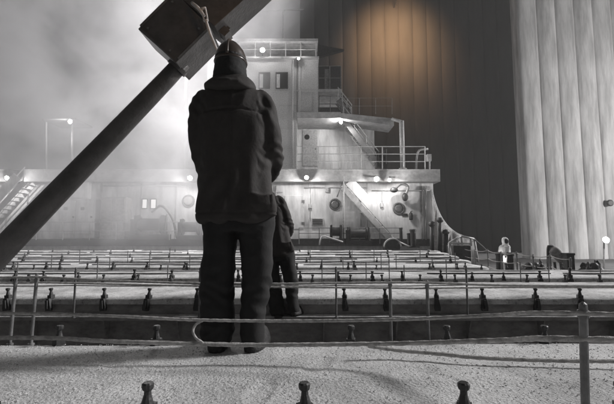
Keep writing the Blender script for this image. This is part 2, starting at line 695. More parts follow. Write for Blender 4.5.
# short fences between the farther covers
def mini_fence(label, Y, posts, ytop, zb, rope_y, r=.012):
    f = thing('rope_fence', label, 'rope fence', (U(posts[0], 260, Y).x, Y, zb), 'rope fences on deck')
    tt = []
    for i, x in enumerate(posts):
        T = U(x, ytop[i % len(ytop)], Y)
        stanchion(f, (T.x, Y, zb), T, r)
        tt.append(T)
    for ry in rope_y:
        pts = [U(x, ry + (i % 2) * .4, Y) for i, x in enumerate(posts)]
        wpart(MB().tube(curve_pts(pts, .1, .01), r * .62, 6), 'rope', M['rope'], f, True)
    return f


mini_fence('rope fence on three thin posts before the second frosted cover, beside the second worker', 4.70, [-60, 76, 200, 336, 466, 680],
           (266, 268, 268, 267), -.33, (285,))
mini_fence('rope fence between second and third frosted covers, many thin posts', 6.85, [18, 98, 168, 322, 366, 389, 404, 446, 520, 548, 600],
           (262, 258, 265, 259), -.3, (281.5,), .009)
mini_fence('rope fence between third and fourth frosted covers with thin posts', 9.1, [52, 110, 150, 190, 343, 381, 396, 432, 455], (255, 257, 253), -.4, (268,), .01)
mini_fence('rope fence between the fourth and fifth frosted covers, faint thin posts', 11.5, [80, 128, 170, 310, 352, 374, 420], (249, 251, 248), -.4, (259.5,), .011)

# side railing on the right of the deck
SRL = thing('rope_fence', 'long rope railing along the right side of the deck before the mooring posts', 'rope fence', (7.3, 10, DECK_Z), 'rope fences on deck')
sp_ = [(11.0, 0), (11.9, 1), (12.8, 0), (13.8, 1), (14.9, 0), (16.0, 1), (17.2, 0), (18.6, 1), (20.2, 0)]
prev = None
for i, (Y, k) in enumerate(sp_):
    b0 = Vector((7.55, Y, DECK_Z))
    t0 = Vector((7.55, Y, .02 + .05 * k))
    stanchion(SRL, b0, t0, .028)
    if prev is not None:
        for q in (0.04, .38, .7):
            wpart(MB().tube(curve_pts([prev - Vector((0, 0, q)), t0 - Vector((0, 0, q))], .2, .05), .014, 6), 'rope', M['rope'], SRL, True)
    prev = t0

# ------------------------------------------------------------------ people
def person_parts():
    """one worker seen from behind: meshes in local metres, feet at the origin, facing +Y"""
    o = U(236, 347, 2.3)
    sc = 1 / ((U(237, 200, 2.3) - U(236, 200, 2.3)).length)

    def L(x, y, ly=0.0):
        p = U(x, y, 2.3)
        return Vector((p.x - o.x, ly, p.z - o.z))

    def ring(y, xl, xr, d, ly=0.0):
        a, b = L(xl, y), L(xr, y)
        return ((a + b) / 2 + Vector((0, ly, 0)), (b.x - a.x) / 2, d)
    out = {}
    # coat
    m = MB()
    m.loft([ring(86, 214, 250, .07, .01), ring(91, 208, 258, .09, .01), ring(94.5, 200, 265, .1), ring(101, 199, 268, .118), ring(120, 199, 270, .135, -.01),
            ring(145, 200, 271, .145), ring(170, 199, 271, .155, .01), ring(195, 198, 273, .165, .01), ring(212, 198, 275, .172), ring(219, 198, 274, .174), ring(222.5, 200, 270, .165)], 40)
    for pts, rr in (([(207, 96, 0), (201.5, 102, -.01), (199.5, 128, -.02), (201, 155, 0), (205, 168, .08), (211, 177, .2), (216, 183, .30)],
                     [.045, .062, .062, .06, .058, .052, .048]),
                    ([(257, 96, 0), (264, 102, -.01), (269, 126, -.02), (272.5, 150, -.01), (272, 160, .07), (266, 168, .19), (258, 173, .29)],
                     [.045, .062, .064, .064, .062, .055, .048])):
        P = curve_pts([L(x, y, ly) for x, y, ly in pts], .03)
        n = len(P)
        rs = []
        for i in range(n):
            f = i / (n - 1) * (len(rr) - 1)
            k = min(int(f), len(rr) - 2)
            rs.append(rr[k] + (rr[k + 1] - rr[k]) * (f - k))
        m.tube(P, rs, 16)
    # lower flap bulging at the right hip
    m.loft([ring(196, 252, 276, .05, -.11), ring(206, 248, 278, .062, -.10), ring(216, 250, 277.5, .05, -.09)], 20)
    zy, zh, ze, xc = L(236, 117).z, L(236, 221).z, L(236, 158).z, L(235, 150).x

    def tailor(c, n):
        d = 0.0
        if c.y < .02 and abs(c.z - zy - .012 * math.cos((c.x - xc) * 9)) < .007 and abs(c.x - xc) < .19:
            d -= .005
        if c.y < 0 and abs(c.x - xc) < .006 and c.z < zy:
            d -= .0045
        if abs(c.z - zh - .045) < .006:
            d -= .004
        side = abs(c.x - xc)
        if side < .24:
            lowf = max(0, min(1, (zy - c.z) / .55))
            th = math.atan2(c.y, c.x - xc)
            d += .008 * lowf * math.sin(th * 8 + 5 * noise.noise(c * 3) + c.z * 2)
        if side > .15:
            near = math.exp(-((c.z - ze) / .12) ** 2)
            d += .0055 * near * math.sin(c.z * 88 + 6 * noise.noise(c * 7) + c.x * 34) * (.45 + noise.noise(c * 6 + Vector((4, 1, 2))))
            near = math.exp(-((c.z - zy - .03) / .1) ** 2)
            d += .004 * near * math.sin((c.z + c.x * 1.4) * 70 + 3 * noise.noise(c * 7))
        return d
    out['coat'] = remeshed(m, .0085, 5, .010, 5.2, (1.6, 1.2, .6), 3.0, 'coat', M['cloth'], tailor)
    # hood lying round the neck
    m = MB()
    m.loft([ring(76, 216, 246, .07), ring(80, 212.5, 249.5, .085, -.01), ring(84.5, 208, 254, .1, -.015), ring(89, 206, 256, .11, -.02), ring(92.5, 207, 256, .112, -.02), ring(96, 212, 252, .1)], 30, 2.5)
    m.tube(curve_pts([L(209, 92, .06), L(209, 88.5, -.06), L(221, 88, -.115), L(240, 89, -.12), L(253, 92, -.06), L(254, 95, .05)], .03), .013, 12)
    out['hood'] = remeshed(m, .0085, 3, .010, 8, (1, 1, 2.2), 9.0, 'hood', M['cloth'])
    # trousers
    zk, zb = L(236, 290).z, L(236, 335).z

    def creases(c, n):
        v_ = .5 + noise.noise(c * 5)
        d = .007 * v_ * math.exp(-((c.z - zk) / .13) ** 2) * math.sin(c.z * 70 + 6 * noise.noise(c * 6) + c.x * 30)
        d += .007 * v_ * math.exp(-((c.z - zb) / .1) ** 2) * math.sin(c.z * 80 + 6 * noise.noise(c * 6) - c.x * 25)
        return d
    m = MB()
    m.loft([ring(205, 200, 274, .13), ring(222, 203, 275, .135), ring(231, 204, 274, .13)], 30)
    m.loft([ring(222, 205, 239, .115), ring(245, 204.5, 235.8, .11), ring(270, 201.5, 234, .105, .01), ring(292, 200, 232.5, .105, .02), ring(305, 201, 233, .1, .01), ring(322, 202, 234, .098),
            ring(336, 202, 233, .1), ring(342, 204, 231, .09)], 30)
    m.loft([ring(222, 236, 273.5, .115), ring(245, 240.5, 273, .11), ring(270, 242.5, 272, .105, .01), ring(292, 242, 269.5, .1, .02), ring(305, 241.5, 266.5, .098, .01), ring(322, 240.5, 264, .095),
            ring(336, 241, 264.5, .092), ring(343, 243, 263.5, .088)], 30)
    out['trousers'] = remeshed(m, .0085, 3, .010, 6, (1.1, 1.1, 1.7), 5.0, 'trousers', M['trous'], creases)
    # boots
    for nm, x, y, yaw in (('boot', 217.5, 347, -.12), ('boot', 254.5, 348.5, .16)):
        m = MB()
        c = L(x, y)
        rz = Matrix.Rotation(-yaw, 3, 'Z')

        def W(px, py, pz):
            v = rz @ Vector((px, py, 0))
            return Vector((c.x + v.x, v.y, pz))
        m.loft([(W(0, .0, .0), .048, .06, rz), (W(0, 0, .05), .046, .058, rz), (W(0, .0, .13), .052, .058, rz), (W(0, .0, .2), .055, .06, rz)], 20)
        m.loft([(W(0, .07, .0), .056, .155, rz), (W(0, .07, .02), .058, .158, rz), (W(0, .068, .05), .053, .15, rz), (W(0, .06, .085), .042, .12, rz), (W(0, .045, .105), .03, .08, rz)], 24, 2.6)
        m.loft([(W(0, .07, -.012), .06, .16, rz), (W(0, .07, .014), .061, .162, rz)], 24, 2.6)
        out.setdefault('boots', []).append(remeshed(m, .0075, 3, .003, 16, (1, 1, 1), 2, nm, M['boot']))
    # body: head with face, neck, trunk, arms, legs in one skin
    m = MB()
    hc = L(230, 62)
    hc.y = .03
    m.loft([((hc.x, .0, hc.z - .2), .058, .06), ((hc.x, .01, hc.z - .12), .056, .06), ((hc.x, .015, hc.z - .08), .062, .075), ((hc.x, .03, hc.z - .06), .068, .09), ((hc.x, .03, hc.z), .077, .097),
            ((hc.x, .025, hc.z + .05), .074, .092), ((hc.x, .02, hc.z + .085), .05, .062)], 24, 2.1)
    m.loft([((hc.x, .122, hc.z - .045), .017, .012), ((hc.x, .132, hc.z - .03), .017, .02), ((hc.x, .124, hc.z + .005), .009, .012)], 10, 2)     # nose
    m.loft([((hc.x, .105, hc.z - .1), .03, .02), ((hc.x, .108, hc.z - .08), .034, .022)], 12, 2)                                                # chin
    m.tube([(hc.x - .025, .116, hc.z - .064), (hc.x, .124, hc.z - .063), (hc.x + .025, .116, hc.z - .064)], .007, 8)                             # mouth
    m.tube([(hc.x - .045, .112, hc.z + .025), (hc.x, .124, hc.z + .028), (hc.x + .045, .112, hc.z + .025)], .009, 8)                             # brow
    for s in (-1, 1):
        m.ball((hc.x + s * .08, .02, hc.z - .01), (.012, .022, .033), 12)
    m.loft([ring(96, 208, 256, .08), ring(110, 208, 260, .1), ring(150, 212, 258, .1), ring(200, 208, 264, .11), ring(225, 208, 268, .1)], 24)
    for xs in ([(209, 104, 0), (201.5, 130, -.02), (203, 157, .02), (211, 177, .2), (218, 184.5, .335)], [(257, 104, 0), (268, 128, -.02), (272, 154, 0), (265, 168, .19), (256, 174.5, .325)]):
        P = curve_pts([L(*q) for q in xs], .03)
        m.tube(P, [.046 - .019 * i / (len(P) - 1) for i in range(len(P))], 12)
    for xs in ([(222, 222, 0), (218, 290, .02), (218, 342, 0)], [(254, 222, 0), (256, 290, .02), (254, 342, 0)]):
        P = curve_pts([L(*q) for q in xs], .04)
        m.tube(P, [.078 - .036 * i / (len(P) - 1) for i in range(len(P))], 14)
    out['body'] = remeshed(m, .0085, 1, 0, name='body', m=M['skin'])
    e = MB()
    for s in (-1, 1):
        e.ball((hc.x + s * .032, .111, hc.z + .004), .0115, 10)
    out['eyes'] = e.mesh('eyes', M['eye'], True)
    # gloves: palm, four fingers, thumb, curled inward in front of the belly
    out['gloves'] = []
    for s, wr in ((-1, L(218, 184.5, .33)), (1, L(256, 174.5, .32))):
        m = MB()
        dirv = Vector((-s * .55, .83, -.05)).normalized()
        side = dirv.cross(Vector((0, 0, 1))).normalized()
        upv = side.cross(dirv).normalized()
        m.tube([wr - dirv * .05, wr, wr + dirv * .02], [.04, .037, .034], 14)
        A = Matrix((side, upv, dirv)).transposed()
        m.loft([(wr + dirv * .005, .018, .03, A), (wr + dirv * .05, .02, .043, A), (wr + dirv * .09, .017, .044, A)], 16)
        inw = side * (1 if side.x * -s < 0 else -1) * -1
        inw = Vector((-s * .8, -.55, 0)).normalized()
        for k, ln in enumerate((.075, .085, .08, .062)):
            p0 = wr + dirv * .085 + upv * (.031 - .0205 * k)
            p1 = p0 + dirv * ln * .42
            p2 = p1 + (dirv * .35 + inw).normalized() * ln * .34
            p3 = p2 + (inw - dirv * .35).normalized() * ln * .3
            m.tube(curve_pts([p0 - dirv * .02, p0, p1, p2, p3], .008), .0105, 10)
        t0 = wr + dirv * .03 + upv * .03
        m.tube(curve_pts([t0, t0 + upv * .025 + dirv * .025 + inw * .01, t0 + upv * .028 + dirv * .055 + inw * .035], .008), .0115, 10)
        out['gloves'].append(remeshed(m, .0045, 1, .0012, 40, name='glove', m=M['glove']))
    # knitted balaclava round head and neck
    m = MB()
    m.loft([ring(58, 215.2, 245.4, .108, .02), ring(64, 215, 245.4, .112, .015), ring(70, 214.2, 245.6, .112, .01), ring(76, 213.5, 247, .11, .0), ring(82, 213, 249, .1, .0)], 30, 2.1)
    out['balaclava'] = remeshed(m, .009, 2, .004, 20, (1, 1, 2.5), 4.0, 'balaclava', M['trous'])
    # hard hat
    m = MB()
    hx = L(230, 62)
    def rg(y, xl, xr, d, ly):
        a, b2 = L(xl, y), L(xr, y)
        return ((a + b2) / 2 + Vector((0, ly, 0)), (b2.x - a.x) / 2, d)
    m.loft([rg(62.5, 214.2, 246, .118, .025), rg(61.5, 213.4, 246.8, .122, .025), rg(60.4, 213.6, 246.6, .12, .025), rg(59.5, 214.6, 245.8, .113, .02), rg(55, 215, 245.3, .109, .02), rg(50.5, 216.8, 243.5, .103, .02),
            rg(46.5, 219.6, 240.8, .088, .02), rg(43.2, 223, 237.6, .066, .02), rg(41.1, 226.4, 234, .036, .02), rg(40.5, 229, 231.4, .01, .02)], 36, 2.05)
    m.loft([((hx.x, .12, L(230, 61.5).z - .004), .085, .06), ((hx.x, .122, L(230, 61.5).z + .004), .083, .058)], 24, 2.2)
    P = [L(230.3, y, ly) for y, ly in ((60, -.098), (54, -.092), (48, -.078), (43.5, -.05), (40.4, -.005), (39.8, .03), (41.5, .075), (47, .108))]
    m.tube(curve_pts(P, .015), .0085, 8)
    out['helmet'] = m.mesh('helmet', M['helmet'], True)
    m = MB()
    m.loft([rg(59.3, 214.3, 246.0, .1145, .02), rg(57.4, 214.5, 245.8, .1135, .02)], 36, 2.05)
    out['band'] = m.mesh('helmet_band', M['boot'], False)
    return out, o


PP, P_O = person_parts()
main = thing('person', 'worker in dark hooded coat and hard hat standing with back turned on the near hatch', 'person', (P_O.x, 2.3, .012))
for k in ('body', 'trousers', 'coat', 'hood', 'balaclava'):
    link(k, PP[k], main)
h = link('helmet', PP['helmet'], main)
link('helmet_band', PP['band'], h)
link('eyes', PP['eyes'], main)
for b_ in PP['boots']:
    link('boot', b_, main)
for b_ in PP['gloves']:
    link('glove', b_, main)

sec = copy_tree(main)
q = U(287, 313, 4.72)
sec.location = (q.x, 4.76, -.318)
sec.rotation_euler = (R(-8), R(-11), -.1)
sec.scale = (.98, .98, .98)
tag(sec, 'second person in black work clothes on the ledge, mostly hidden behind the main worker')

# white-clad figure on the quay
wq = U(505, 270, 17.7)
wp = thing('person', 'figure in bright white hooded clothes between two dark mooring posts', 'person', (wq.x, 17.7, QUAY_Z), rz=PI)
for k in ('body', 'trousers', 'coat'):
    o = link(k, PP[k], wp)
    if k != 'body':
        o.material_slots[0].link = 'OBJECT'
        o.material_slots[0].material = M['wcloth']
for b_ in PP['boots']:
    link('boot', b_, wp)
for b_ in PP['gloves']:
    link('glove', b_, wp)
hd = MB()
hp = PP['helmet'].vertices
hcx = sum(v.co.x for v in hp) / len(hp)
zt = max(v.co.z for v in hp)
hd.loft([(Vector((hcx, .0, zt - .40)), .2, .13), (Vector((hcx, .0, zt - .34)), .15, .12), (Vector((hcx, .005, zt - .27)), .125, .125), (Vector((hcx, .0, zt - .18)), .14, .145), (Vector((hcx, -.005, zt - .09)), .14, .145),
         (Vector((hcx, -.02, zt - .02)), .11, .115), (Vector((hcx, -.035, zt + .025)), .05, .06)], 28, 2.2)
wh = hd.build('hood', M['wcloth'], wp, True)
fo = MB()
fo.loft([(Vector((hcx, .105, zt - .27)), .06, .03), (Vector((hcx, .125, zt - .2)), .095, .028), (Vector((hcx, .125, zt - .11)), .095, .028), (Vector((hcx, .09, zt - .04)), .06, .03)], 18, 2)
fo.build('hood_opening', M['boot'], wh, True)

# ------------------------------------------------------------------ loading spout
SY = 6.0
A_low, A_box0, A_box1, A_up = U(-45, 285, 5.2), U(170, 74, SY), U(192, 28, SY), U(360, -150, SY + .4)
ax = (U(235, -6, SY) - U(30, 214, SY)).normalized()
LS = thing('loading_spout', 'dark grain loading spout slanting across behind the worker with a square collar box', 'loading spout', U(180, 40, SY))
bx_c = U(185, 36, SY)                     # middle of the collar
prp = Vector((ax.z, 0, -ax.x)).normalized()   # across, in the picture plane
if prp.x < 0:
    prp = -prp
bk = ax.cross(prp).normalized()
PX = (U(301, 200, SY) - U(300, 200, SY)).x
Q = Matrix((prp, bk, ax)).transposed().to_4x4()


def SP(px_x, px_y):
    return U(px_x, px_y, SY)


def along(p):
    return (p - bx_c).dot(ax), (p - bx_c).dot(prp)


T = Matrix.Translation(bx_c) @ Q
# lower pipe: photo edges at (0,222)-(0,268) .. (175,62)-(193,72)
a0, c0 = along(SP(178, 67))
m = MB()
ln = 6.6
m.tube([T @ Vector((c0, 0, a0 + .12)), T @ Vector((c0, 0, a0 - .3)), T @ Vector((c0 - .02, -.15, a0 - ln))], [.135, .14, .22], 28)
wpart(m, 'lower_pipe', M['spout'], LS, True)
m = MB()
m.tube([T @ Vector((c0, 0, a0 + .02)), T @ Vector((c0, 0, a0 - .05))], .17, 28)
wpart(m, 'pipe_flange', M['spout'], LS, False)
# collar box corners in the photo: (147,40) (183,72) (238,18) (205,-15)
pc = [along(SP(*p)) for p in ((147, 40), (183, 72), (216, 39), (181, 4))]
m = MB()
poly = [(c, a) for a, c in pc]
mt = T
vs = [(c, a) for c, a in poly]
def plate(name, poly, d0, d1, mm, bev=0.0):
    m = MB()
    A = [m.b.verts.new(T @ Vector((c, d0, a))) for c, a in poly]
    B = [m.b.verts.new(T @ Vector((c, d1, a))) for c, a in poly]
    k = len(poly)
    m.b.faces.new(A)
    m.b.faces.new(list(reversed(B)))
    for i in range(k):
        m.b.faces.new((A[i], B[i], B[(i + 1) % k], A[(i + 1) % k]))
    return wpart(m, name, mm, LS, False, bev)
sgn = 1 if bk.y < 0 else -1                # which way along bk faces the camera
plate('collar_box', vs, -.34, .34, M['spout'], .012)
# upper trunk: wider square duct leaving the top of the frame
pu = [along(SP(*p)) for p in ((179, 3), (219, 36), (262, -3), (560, -290), (522, -331))]
plate('upper_duct', [(c, a) for a, c in pu], -.3, .3, M['spout'], .01)
# lug on the lower side of the duct
pu = [along(SP(*p)) for p in ((219, 34), (226, 40), (231.5, 34.5), (224, 27))]
plate('lug', [(c, a) for a, c in pu], -.12, .12, M['spout'], .006)
pu = [along(SP(*p)) for p in ((226, 29), (229, 31.5), (231, 29.5), (228, 27))]
plate('lug', [(c, a) for a, c in pu], -.05, .05, M['spout'], .004)
# corner strips and bolts on the camera face of the collar
for (p0, p1) in (((150, 40), (181, 69)), ((149.5, 37.5), (180, 7)), ((185, 68), (213, 40))):
    m = MB()
    a_, b_ = along(SP(*p0)), along(SP(*p1))
    A = T @ Vector((a_[1], sgn * .345, a_[0]))
    B = T @ Vector((b_[1], sgn * .345, b_[0]))
    m.tube([A, B], .022, 4)
    wpart(m, 'edge_strip', M['spout'], LS)
for p0 in ((157, 40), (178, 61), (205, 40), (180, 15)):
    a_ = along(SP(*p0))
    m = MB()
    m.tube([T @ Vector((a_[1], sgn * .33, a_[0])), T @ Vector((a_[1], sgn * .365, a_[0]))], .018, 6)
    wpart(m, 'bolt', M['steel'], LS)
# tackle: shackle and pale rod that hangs from the collar down behind the hard hat
tk = thing('tackle', 'pale shackle and rod hanging from the spout down towards the hard hat', 'tackle', SP(205, 12))
yf = SY - .55
m = MB()
m.tube(curve_pts([U(192, 3, yf + .1), U(199, 9, yf), U(204, 16, yf)], .05), .028, 8)
wpart(m, 'hook', M['rail'], tk, True)
m = MB()
for dx in (-1.8, 1.8):
    m.tube([U(203.5 + dx, 8, yf), U(206 + dx, 21, yf)], .014, 8)
m.tube([U(201.5, 8.5, yf), U(206, 7.8, yf)], .018, 8)
m.tube([U(203.8, 21, yf), U(208.3, 20, yf)], .02, 8)
wpart(m, 'shackle', M['rail'], tk, True)
m = MB()
m.tube([U(206, 20, yf), U(210, 34, yf), U(219, 56, yf), U(228, 78, yf)], [.02, .026, .026, .02], 10)
wpart(m, 'rod', M['rail'], tk, True)

# ------------------------------------------------------------------ deckhouse
HYF = 25.0


def pbox(m, x0, y0, x1, y1, Y0, Y1):
    a, b_ = U(x0, y1, Y0), U(x1, y0, Y0)
    m.box((a.x, Y0, a.z), (b_.x, Y1, b_.z))
    return m


DH = thing('deckhouse', 'pale ship deckhouse with bridge and lit recess at the far end of the deck', 'deckhouse', (-6, 28, DECK_Z))
m = MB(); pbox(m, -60, 182.5, 433, 262, HYF, 38)
lw = wpart(m, 'lower_house', M['white'], DH)
m = MB(); pbox(m, -80, 170, 440, 181.5, 24.2, 38.5)
wpart(m, 'boat_deck', M['slab'], DH)
m = MB(); pbox(m, -80, 169.2, 440, 170.2, 24.15, 38.4)
wpart(m, 'deck_lip', M['rail'], DH)
# tower
m = MB(); pbox(m, 205, 57, 297, 169, 26.0, 36)
wpart(m, 'tower', M['grey'], DH)
m = MB(); pbox(m, 297.4, 57.5, 318, 118, 26.05, 36)
wpart(m, 'tower', M['grey'], DH)
m = MB(); pbox(m, 297.3, 119, 374, 169, 28.2, 36)
rc = wpart(m, 'recess_wall', M['white'], DH)
# door with porthole in the recess
m = MB(); pbox(m, 302.5, 130, 317.5, 166, 28.14, 28.3)
dr = wpart(m, 'door', M['rail'], DH, bevel=.02)
m = MB(); q = U(307, 137, 28.12); m.tube([q, q + Vector((0, .1, 0))], .2, 16); wpart(m, 'porthole', M['glass'], dr)
m = MB(); q = U(315.5, 149, 28.1); m.tube([q, q + Vector((0, .1, 0))], .06, 8); wpart(m, 'handle', M['steel'], dr)
m = MB(); q = U(307, 141, 28.1); pbox(m, 304, 141.5, 310, 144, 28.11, 28.2); wpart(m, 'door_plate', M['grey'], dr)
# platform over the recess
m = MB(); pbox(m, 297, 112, 341, 118, 25.4, 34)
m2 = m
a, b_ = U(318, 113, 25.4), U(394, 124, 25.4)
m.prism([(U(341, 113, 25.4).x, U(341, 113, 25.4).z), (U(341, 118.3, 25.4).x, U(341, 118.3, 25.4).z), (U(394, 125.5, 25.4).x, U(394, 125.5, 25.4).z), (U(394, 118.5, 25.4).x, U(394, 118.5, 25.4).z)], 25.4, 27.2)
wpart(m, 'bridge_wing', M['slab'], DH)
# windows of the tower
for (x0, x1) in ((258.5, 270), (275.5, 288)):
    m = MB(); pbox(m, x0, 72, x1, 88.5, 25.93, 26.2)
    wn = wpart(m, 'window', M['dark'], DH, bevel=.02)
    m = MB(); pbox(m, x0 + 1, 73, x1 - 1, 87.5, 25.91, 26.0); wpart(m, 'pane', M['glass'], wn)
    m = MB(); pbox(m, x0 + 1, 74, x0 + 4.5, 87.5, 25.895, 25.95); wpart(m, 'curtain', M['pane'], wn)
# weld seam on the tower front
m = MB(); pbox(m, 205, 90.3, 318, 91.0, 25.975, 26.1); wpart(m, 'seam', M['grey'], DH)
# wheelhouse
m = MB(); pbox(m, 205, 43, 313, 57, 28, 35); wh_ = wpart(m, 'wheelhouse', M['dark'], DH)
for k in range(9):
    x = 216 + k * 11
    m = MB(); pbox(m, x, 45, x + 8.5, 53.5, 27.94, 28.1); wn = wpart(m, 'window', M['steel'], DH)
    m = MB(); pbox(m, x + .8, 45.8, x + 7.7, 52.7, 27.92, 28.0); wpart(m, 'pane', M['glass'], wn)
m = MB(); pbox(m, 203, 38.5, 318, 41.2, 25.7, 36); wpart(m, 'wheelhouse_roof', M['slab'], DH)
m = MB(); pbox(m, 203, 56.2, 319, 58, 25.8, 36); wpart(m, 'bridge_deck', M['slab'], DH)


def railing(parent, Y, x0, x1, ytop, ybot, n, rails=3, r=.035, name='railing', z_of=None):
    m = MB()
    for i in range(n + 1):
        x = x0 + (x1 - x0) * i / n
        m.tube([U(x, ybot, Y), U(x, ytop, Y)], r, 6)
    for k in range(rails):
        y = ytop + (ybot - ytop) * k / rails
        m.tube([U(x0, y, Y), U(x1, y, Y)], r * .85, 6)
    return m


def rail_parts(parent, Y, x0, x1, ytop, ybot, n, rails=3, r=.03, mm=None):
    for i in range(n + 1):
        x = x0 + (x1 - x0) * i / n
        wpart(MB().tube([U(x, ybot, Y), U(x, ytop, Y)], r, 6), 'post', mm or M['rail'], parent)
    for k in range(rails):
        y = ytop + (ybot - ytop) * k / rails
        wpart(MB().tube([U(x0, y, Y), U(x1, y, Y)], r * .8, 6), 'rail', mm or M['rail'], parent)


def railing_thing(label, Y, x0, x1, ytop, ybot, n, rails=3, r=.03, mm=None):
    t = thing('railing', label, 'railing', U((x0 + x1) / 2, ybot, Y), 'railings on the deckhouse')
    rail_parts(t, Y, x0, x1, ytop, ybot, n, rails, r, mm)
    return t


railing_thing('thin railing round the bridge top in front of the wheelhouse windows', 25.85, 240, 316, 42, 57, 5, 2, .035)
railing_thing('white railing along the boat deck before the lit recess', 24.3, 297, 425, 146.5, 169, 6, 3, .035)
railing_thing('railing of the bridge wing over the lit recess', 25.5, 343, 392, 98, 114, 3, 2, .02, M['steel'])
railing_thing('railing on the upper side landing right of the tower', 27, 318.5, 341, 66, 90, 2, 2, .03, M['steel'])
railing_thing('railing on the lower side landing right of the tower', 27, 319, 341.5, 96, 112, 2, 2, .03, M['steel'])
railing_thing('long railing in front of the lower house wall, before the mooring gear', 23.9, 299, 400, 228, 244, 5, 3, .03, M['steel'])
railing_thing('hazy railing before the white lockers on the far left', 23.9, 36, 196, 222, 240, 6, 2, .03, M['rail'])
# landings right of the tower
m = MB(); pbox(m, 318.3, 89, 342, 91.5, 26.6, 30); wpart(m, 'landing', M['slab'], DH)
m = MB(); pbox(m, 318.3, 66, 341, 112, 30.5, 31); wpart(m, 'side_house', M['dark'], DH)
m = MB(); pbox(m, 325, 69, 329, 89, 27.3, 27.6); wpart(m, 'vent_pipe', M['steel'], DH)
# small roof fin at the bridge's right end
m = MB(); m.prism([(U(318, 45, 30).x, U(318, 45, 30).z), (U(344, 50, 30).x, U(344, 50, 30).z), (U(318, 57, 30).x, U(318, 57, 30).z)], 29.9, 30.3); wpart(m, 'bridge_side_screen', M['dark'], DH)
# aerial bar above the roof
m = MB(); m.tube([U(262, 11, 28), U(304, 9.5, 28)], .05, 6); m.tube([U(283, 10, 28), U(283, 40, 28)], .06, 6); wpart(m, 'aerial', M['steel'], DH)
# post from wing to boat deck
PO = thing('support_post', 'white round post standing on the boat deck under the bridge wing end', 'post', U(402.5, 169.5, 25.0))
wpart(MB().tube([U(402.8, 169.8, 25.0), U(401.5, 121, 25.0)], .16, 14), 'pillar', M['rail'], PO, True)
wpart(MB().tube([U(402.8, 169.8, 25.0), U(402.8, 168.3, 25.0)], .26, 14), 'foot', M['rail'], PO)
wpart(MB().tube([U(401.4, 121.8, 25.0), U(392, 119, 25.4)], .11, 10), 'arm', M['rail'], PO, True)

# portholes on the lower wall
for (x, y, r) in ((335, 204.5, .40), (398.6, 208.5, .40), (188.5, 201, .42)):
    q = U(x, y, HYF)
    m = MB()
    rt = Matrix.Rotation(PI / 2, 3, 'X')
    m.lathe([(r, -.02), (r, .05), (r * .9, .09), (r * .78, .09), (r * .76, .03)], c=q, n=28, mtx=rt)
    ph = wpart(m, 'porthole', M['steel'], DH, False)
    wpart(MB().lathe([(r * .77, .02), (r * .76, .045), (r * .4, .07), (.02, .075)], c=q, n=28, mtx=rt), 'pane', M['coam'] if x < 300 else M['steel'], ph, True)
# door and frame, vents
m = MB(); pbox(m, 284.5, 195.5, 303.5, 229, 24.95, 25.1); dr = wpart(m, 'door', M['white'], DH, bevel=.02)
for y in (200, 222):
    m = MB(); pbox(m, 301.5, y, 304.5, y + 2.5, 24.92, 25.0); wpart(m, 'hinge', M['steel'], dr)
m = MB(); q = U(288, 212, 24.9); m.tube([q, q + Vector((0, .1, 0))], .07, 8); wpart(m, 'handle', M['steel'], dr)
m = MB(); pbox(m, 311.5, 218, 323.5, 225.5, 24.85, 25.1); vb = wpart(m, 'vent_box', M['grey'], DH, bevel=.02)
for k in range(3):
    m = MB(); pbox(m, 312.5, 219.2 + 2 * k, 322.5, 220.4 + 2 * k, 24.82, 24.9); wpart(m, 'slat', M['dark'], vb)
m = MB(); pbox(m, 402, 213.5, 407.5, 216, 24.94, 25.1); wpart(m, 'name_plate', M['dark'], DH)
# plate seams on the lower wall
for x in (100, 140, 175, 308, 367, 421):
    m = MB(); pbox(m, x, 183, x + .5, 245, 24.985, 25.1); wpart(m, 'seam', M['slab'], DH)
m = MB(); pbox(m, -60, 239, 433, 246, 24.9, 25.05); wpart(m, 'kick_band', M['dark'], DH)
# small bright left windows
for (x0, x1) in ((141.5, 147.5), (150, 156.5)):
    m = MB(); pbox(m, x0, 198.5, x1, 209, 24.93, 25.1); wn = wpart(m, 'window', M['steel'], DH, bevel=.02)
    m = MB(); pbox(m, x0 + .9, 199.5, x1 - .9, 208, 24.91, 25.0); wpart(m, 'pane', emis('lit_pane', (1, .98, .95), .7), wn)

for y, x0, x1, r in ((187.5, 304, 366, .035), (190.5, 372, 430, .03), (186, 100, 186, .04), (192, 206, 283, .03)):
    wpart(MB().tube([U(x0, y, 24.93), U(x1, y, 24.93)], r, 6), 'conduit', M['slab'], DH, True)
for x, y0, y1, r in ((310, 188, 219, .03), (361, 187, 226, .045), (426, 186, 240, .06), (422.5, 186, 240, .035), (382, 191, 226, .03), (276, 186, 238, .05)):
    wpart(MB().tube([U(x, y0, 24.92), U(x, y1, 24.92)], r, 6), 'pipe', M['slab'], DH, True)
for x, y in ((310, 206), (361, 211), (382, 205), (327, 190), (350, 193)):
    m = MB(); pbox(m, x - 1.6, y - 2.2, x + 1.6, y + 2.2, 24.86, 25.0); wpart(m, 'junction_box', M['grey'], DH, bevel=.02)
for x, y0, y1 in ((252, 92, 168), (293, 60, 168), (300, 60, 112)):
    wpart(MB().tube([U(x, y0, 25.95), U(x, y1, 25.95)], .04, 6), 'pipe', M['grey'], DH, True)
for y in (105, 128, 148):
    m = MB(); pbox(m, 205, y, 297, y + .5, 25.982, 26.1); wpart(m, 'seam', M['slab'], DH)
# fire extinguisher
fe = thing('fire_extinguisher', 'small dark fire extinguisher on the white wall right of a porthole', 'fire extinguisher', U(411, 220, 24.85))
q = U(411, 220, 24.85)
wpart(MB().lathe([(.1, 0), (.12, .04), (.12, .4), (.08, .47), (.04, .5), (.04, .56)], c=q, n=12), 'cylinder_body', M['dark'], fe, True)
wpart(MB().tube([q + Vector((0, 0, .55)), q + Vector((.1, -.02, .58))], .025, 6), 'handle', M['dark'], fe)


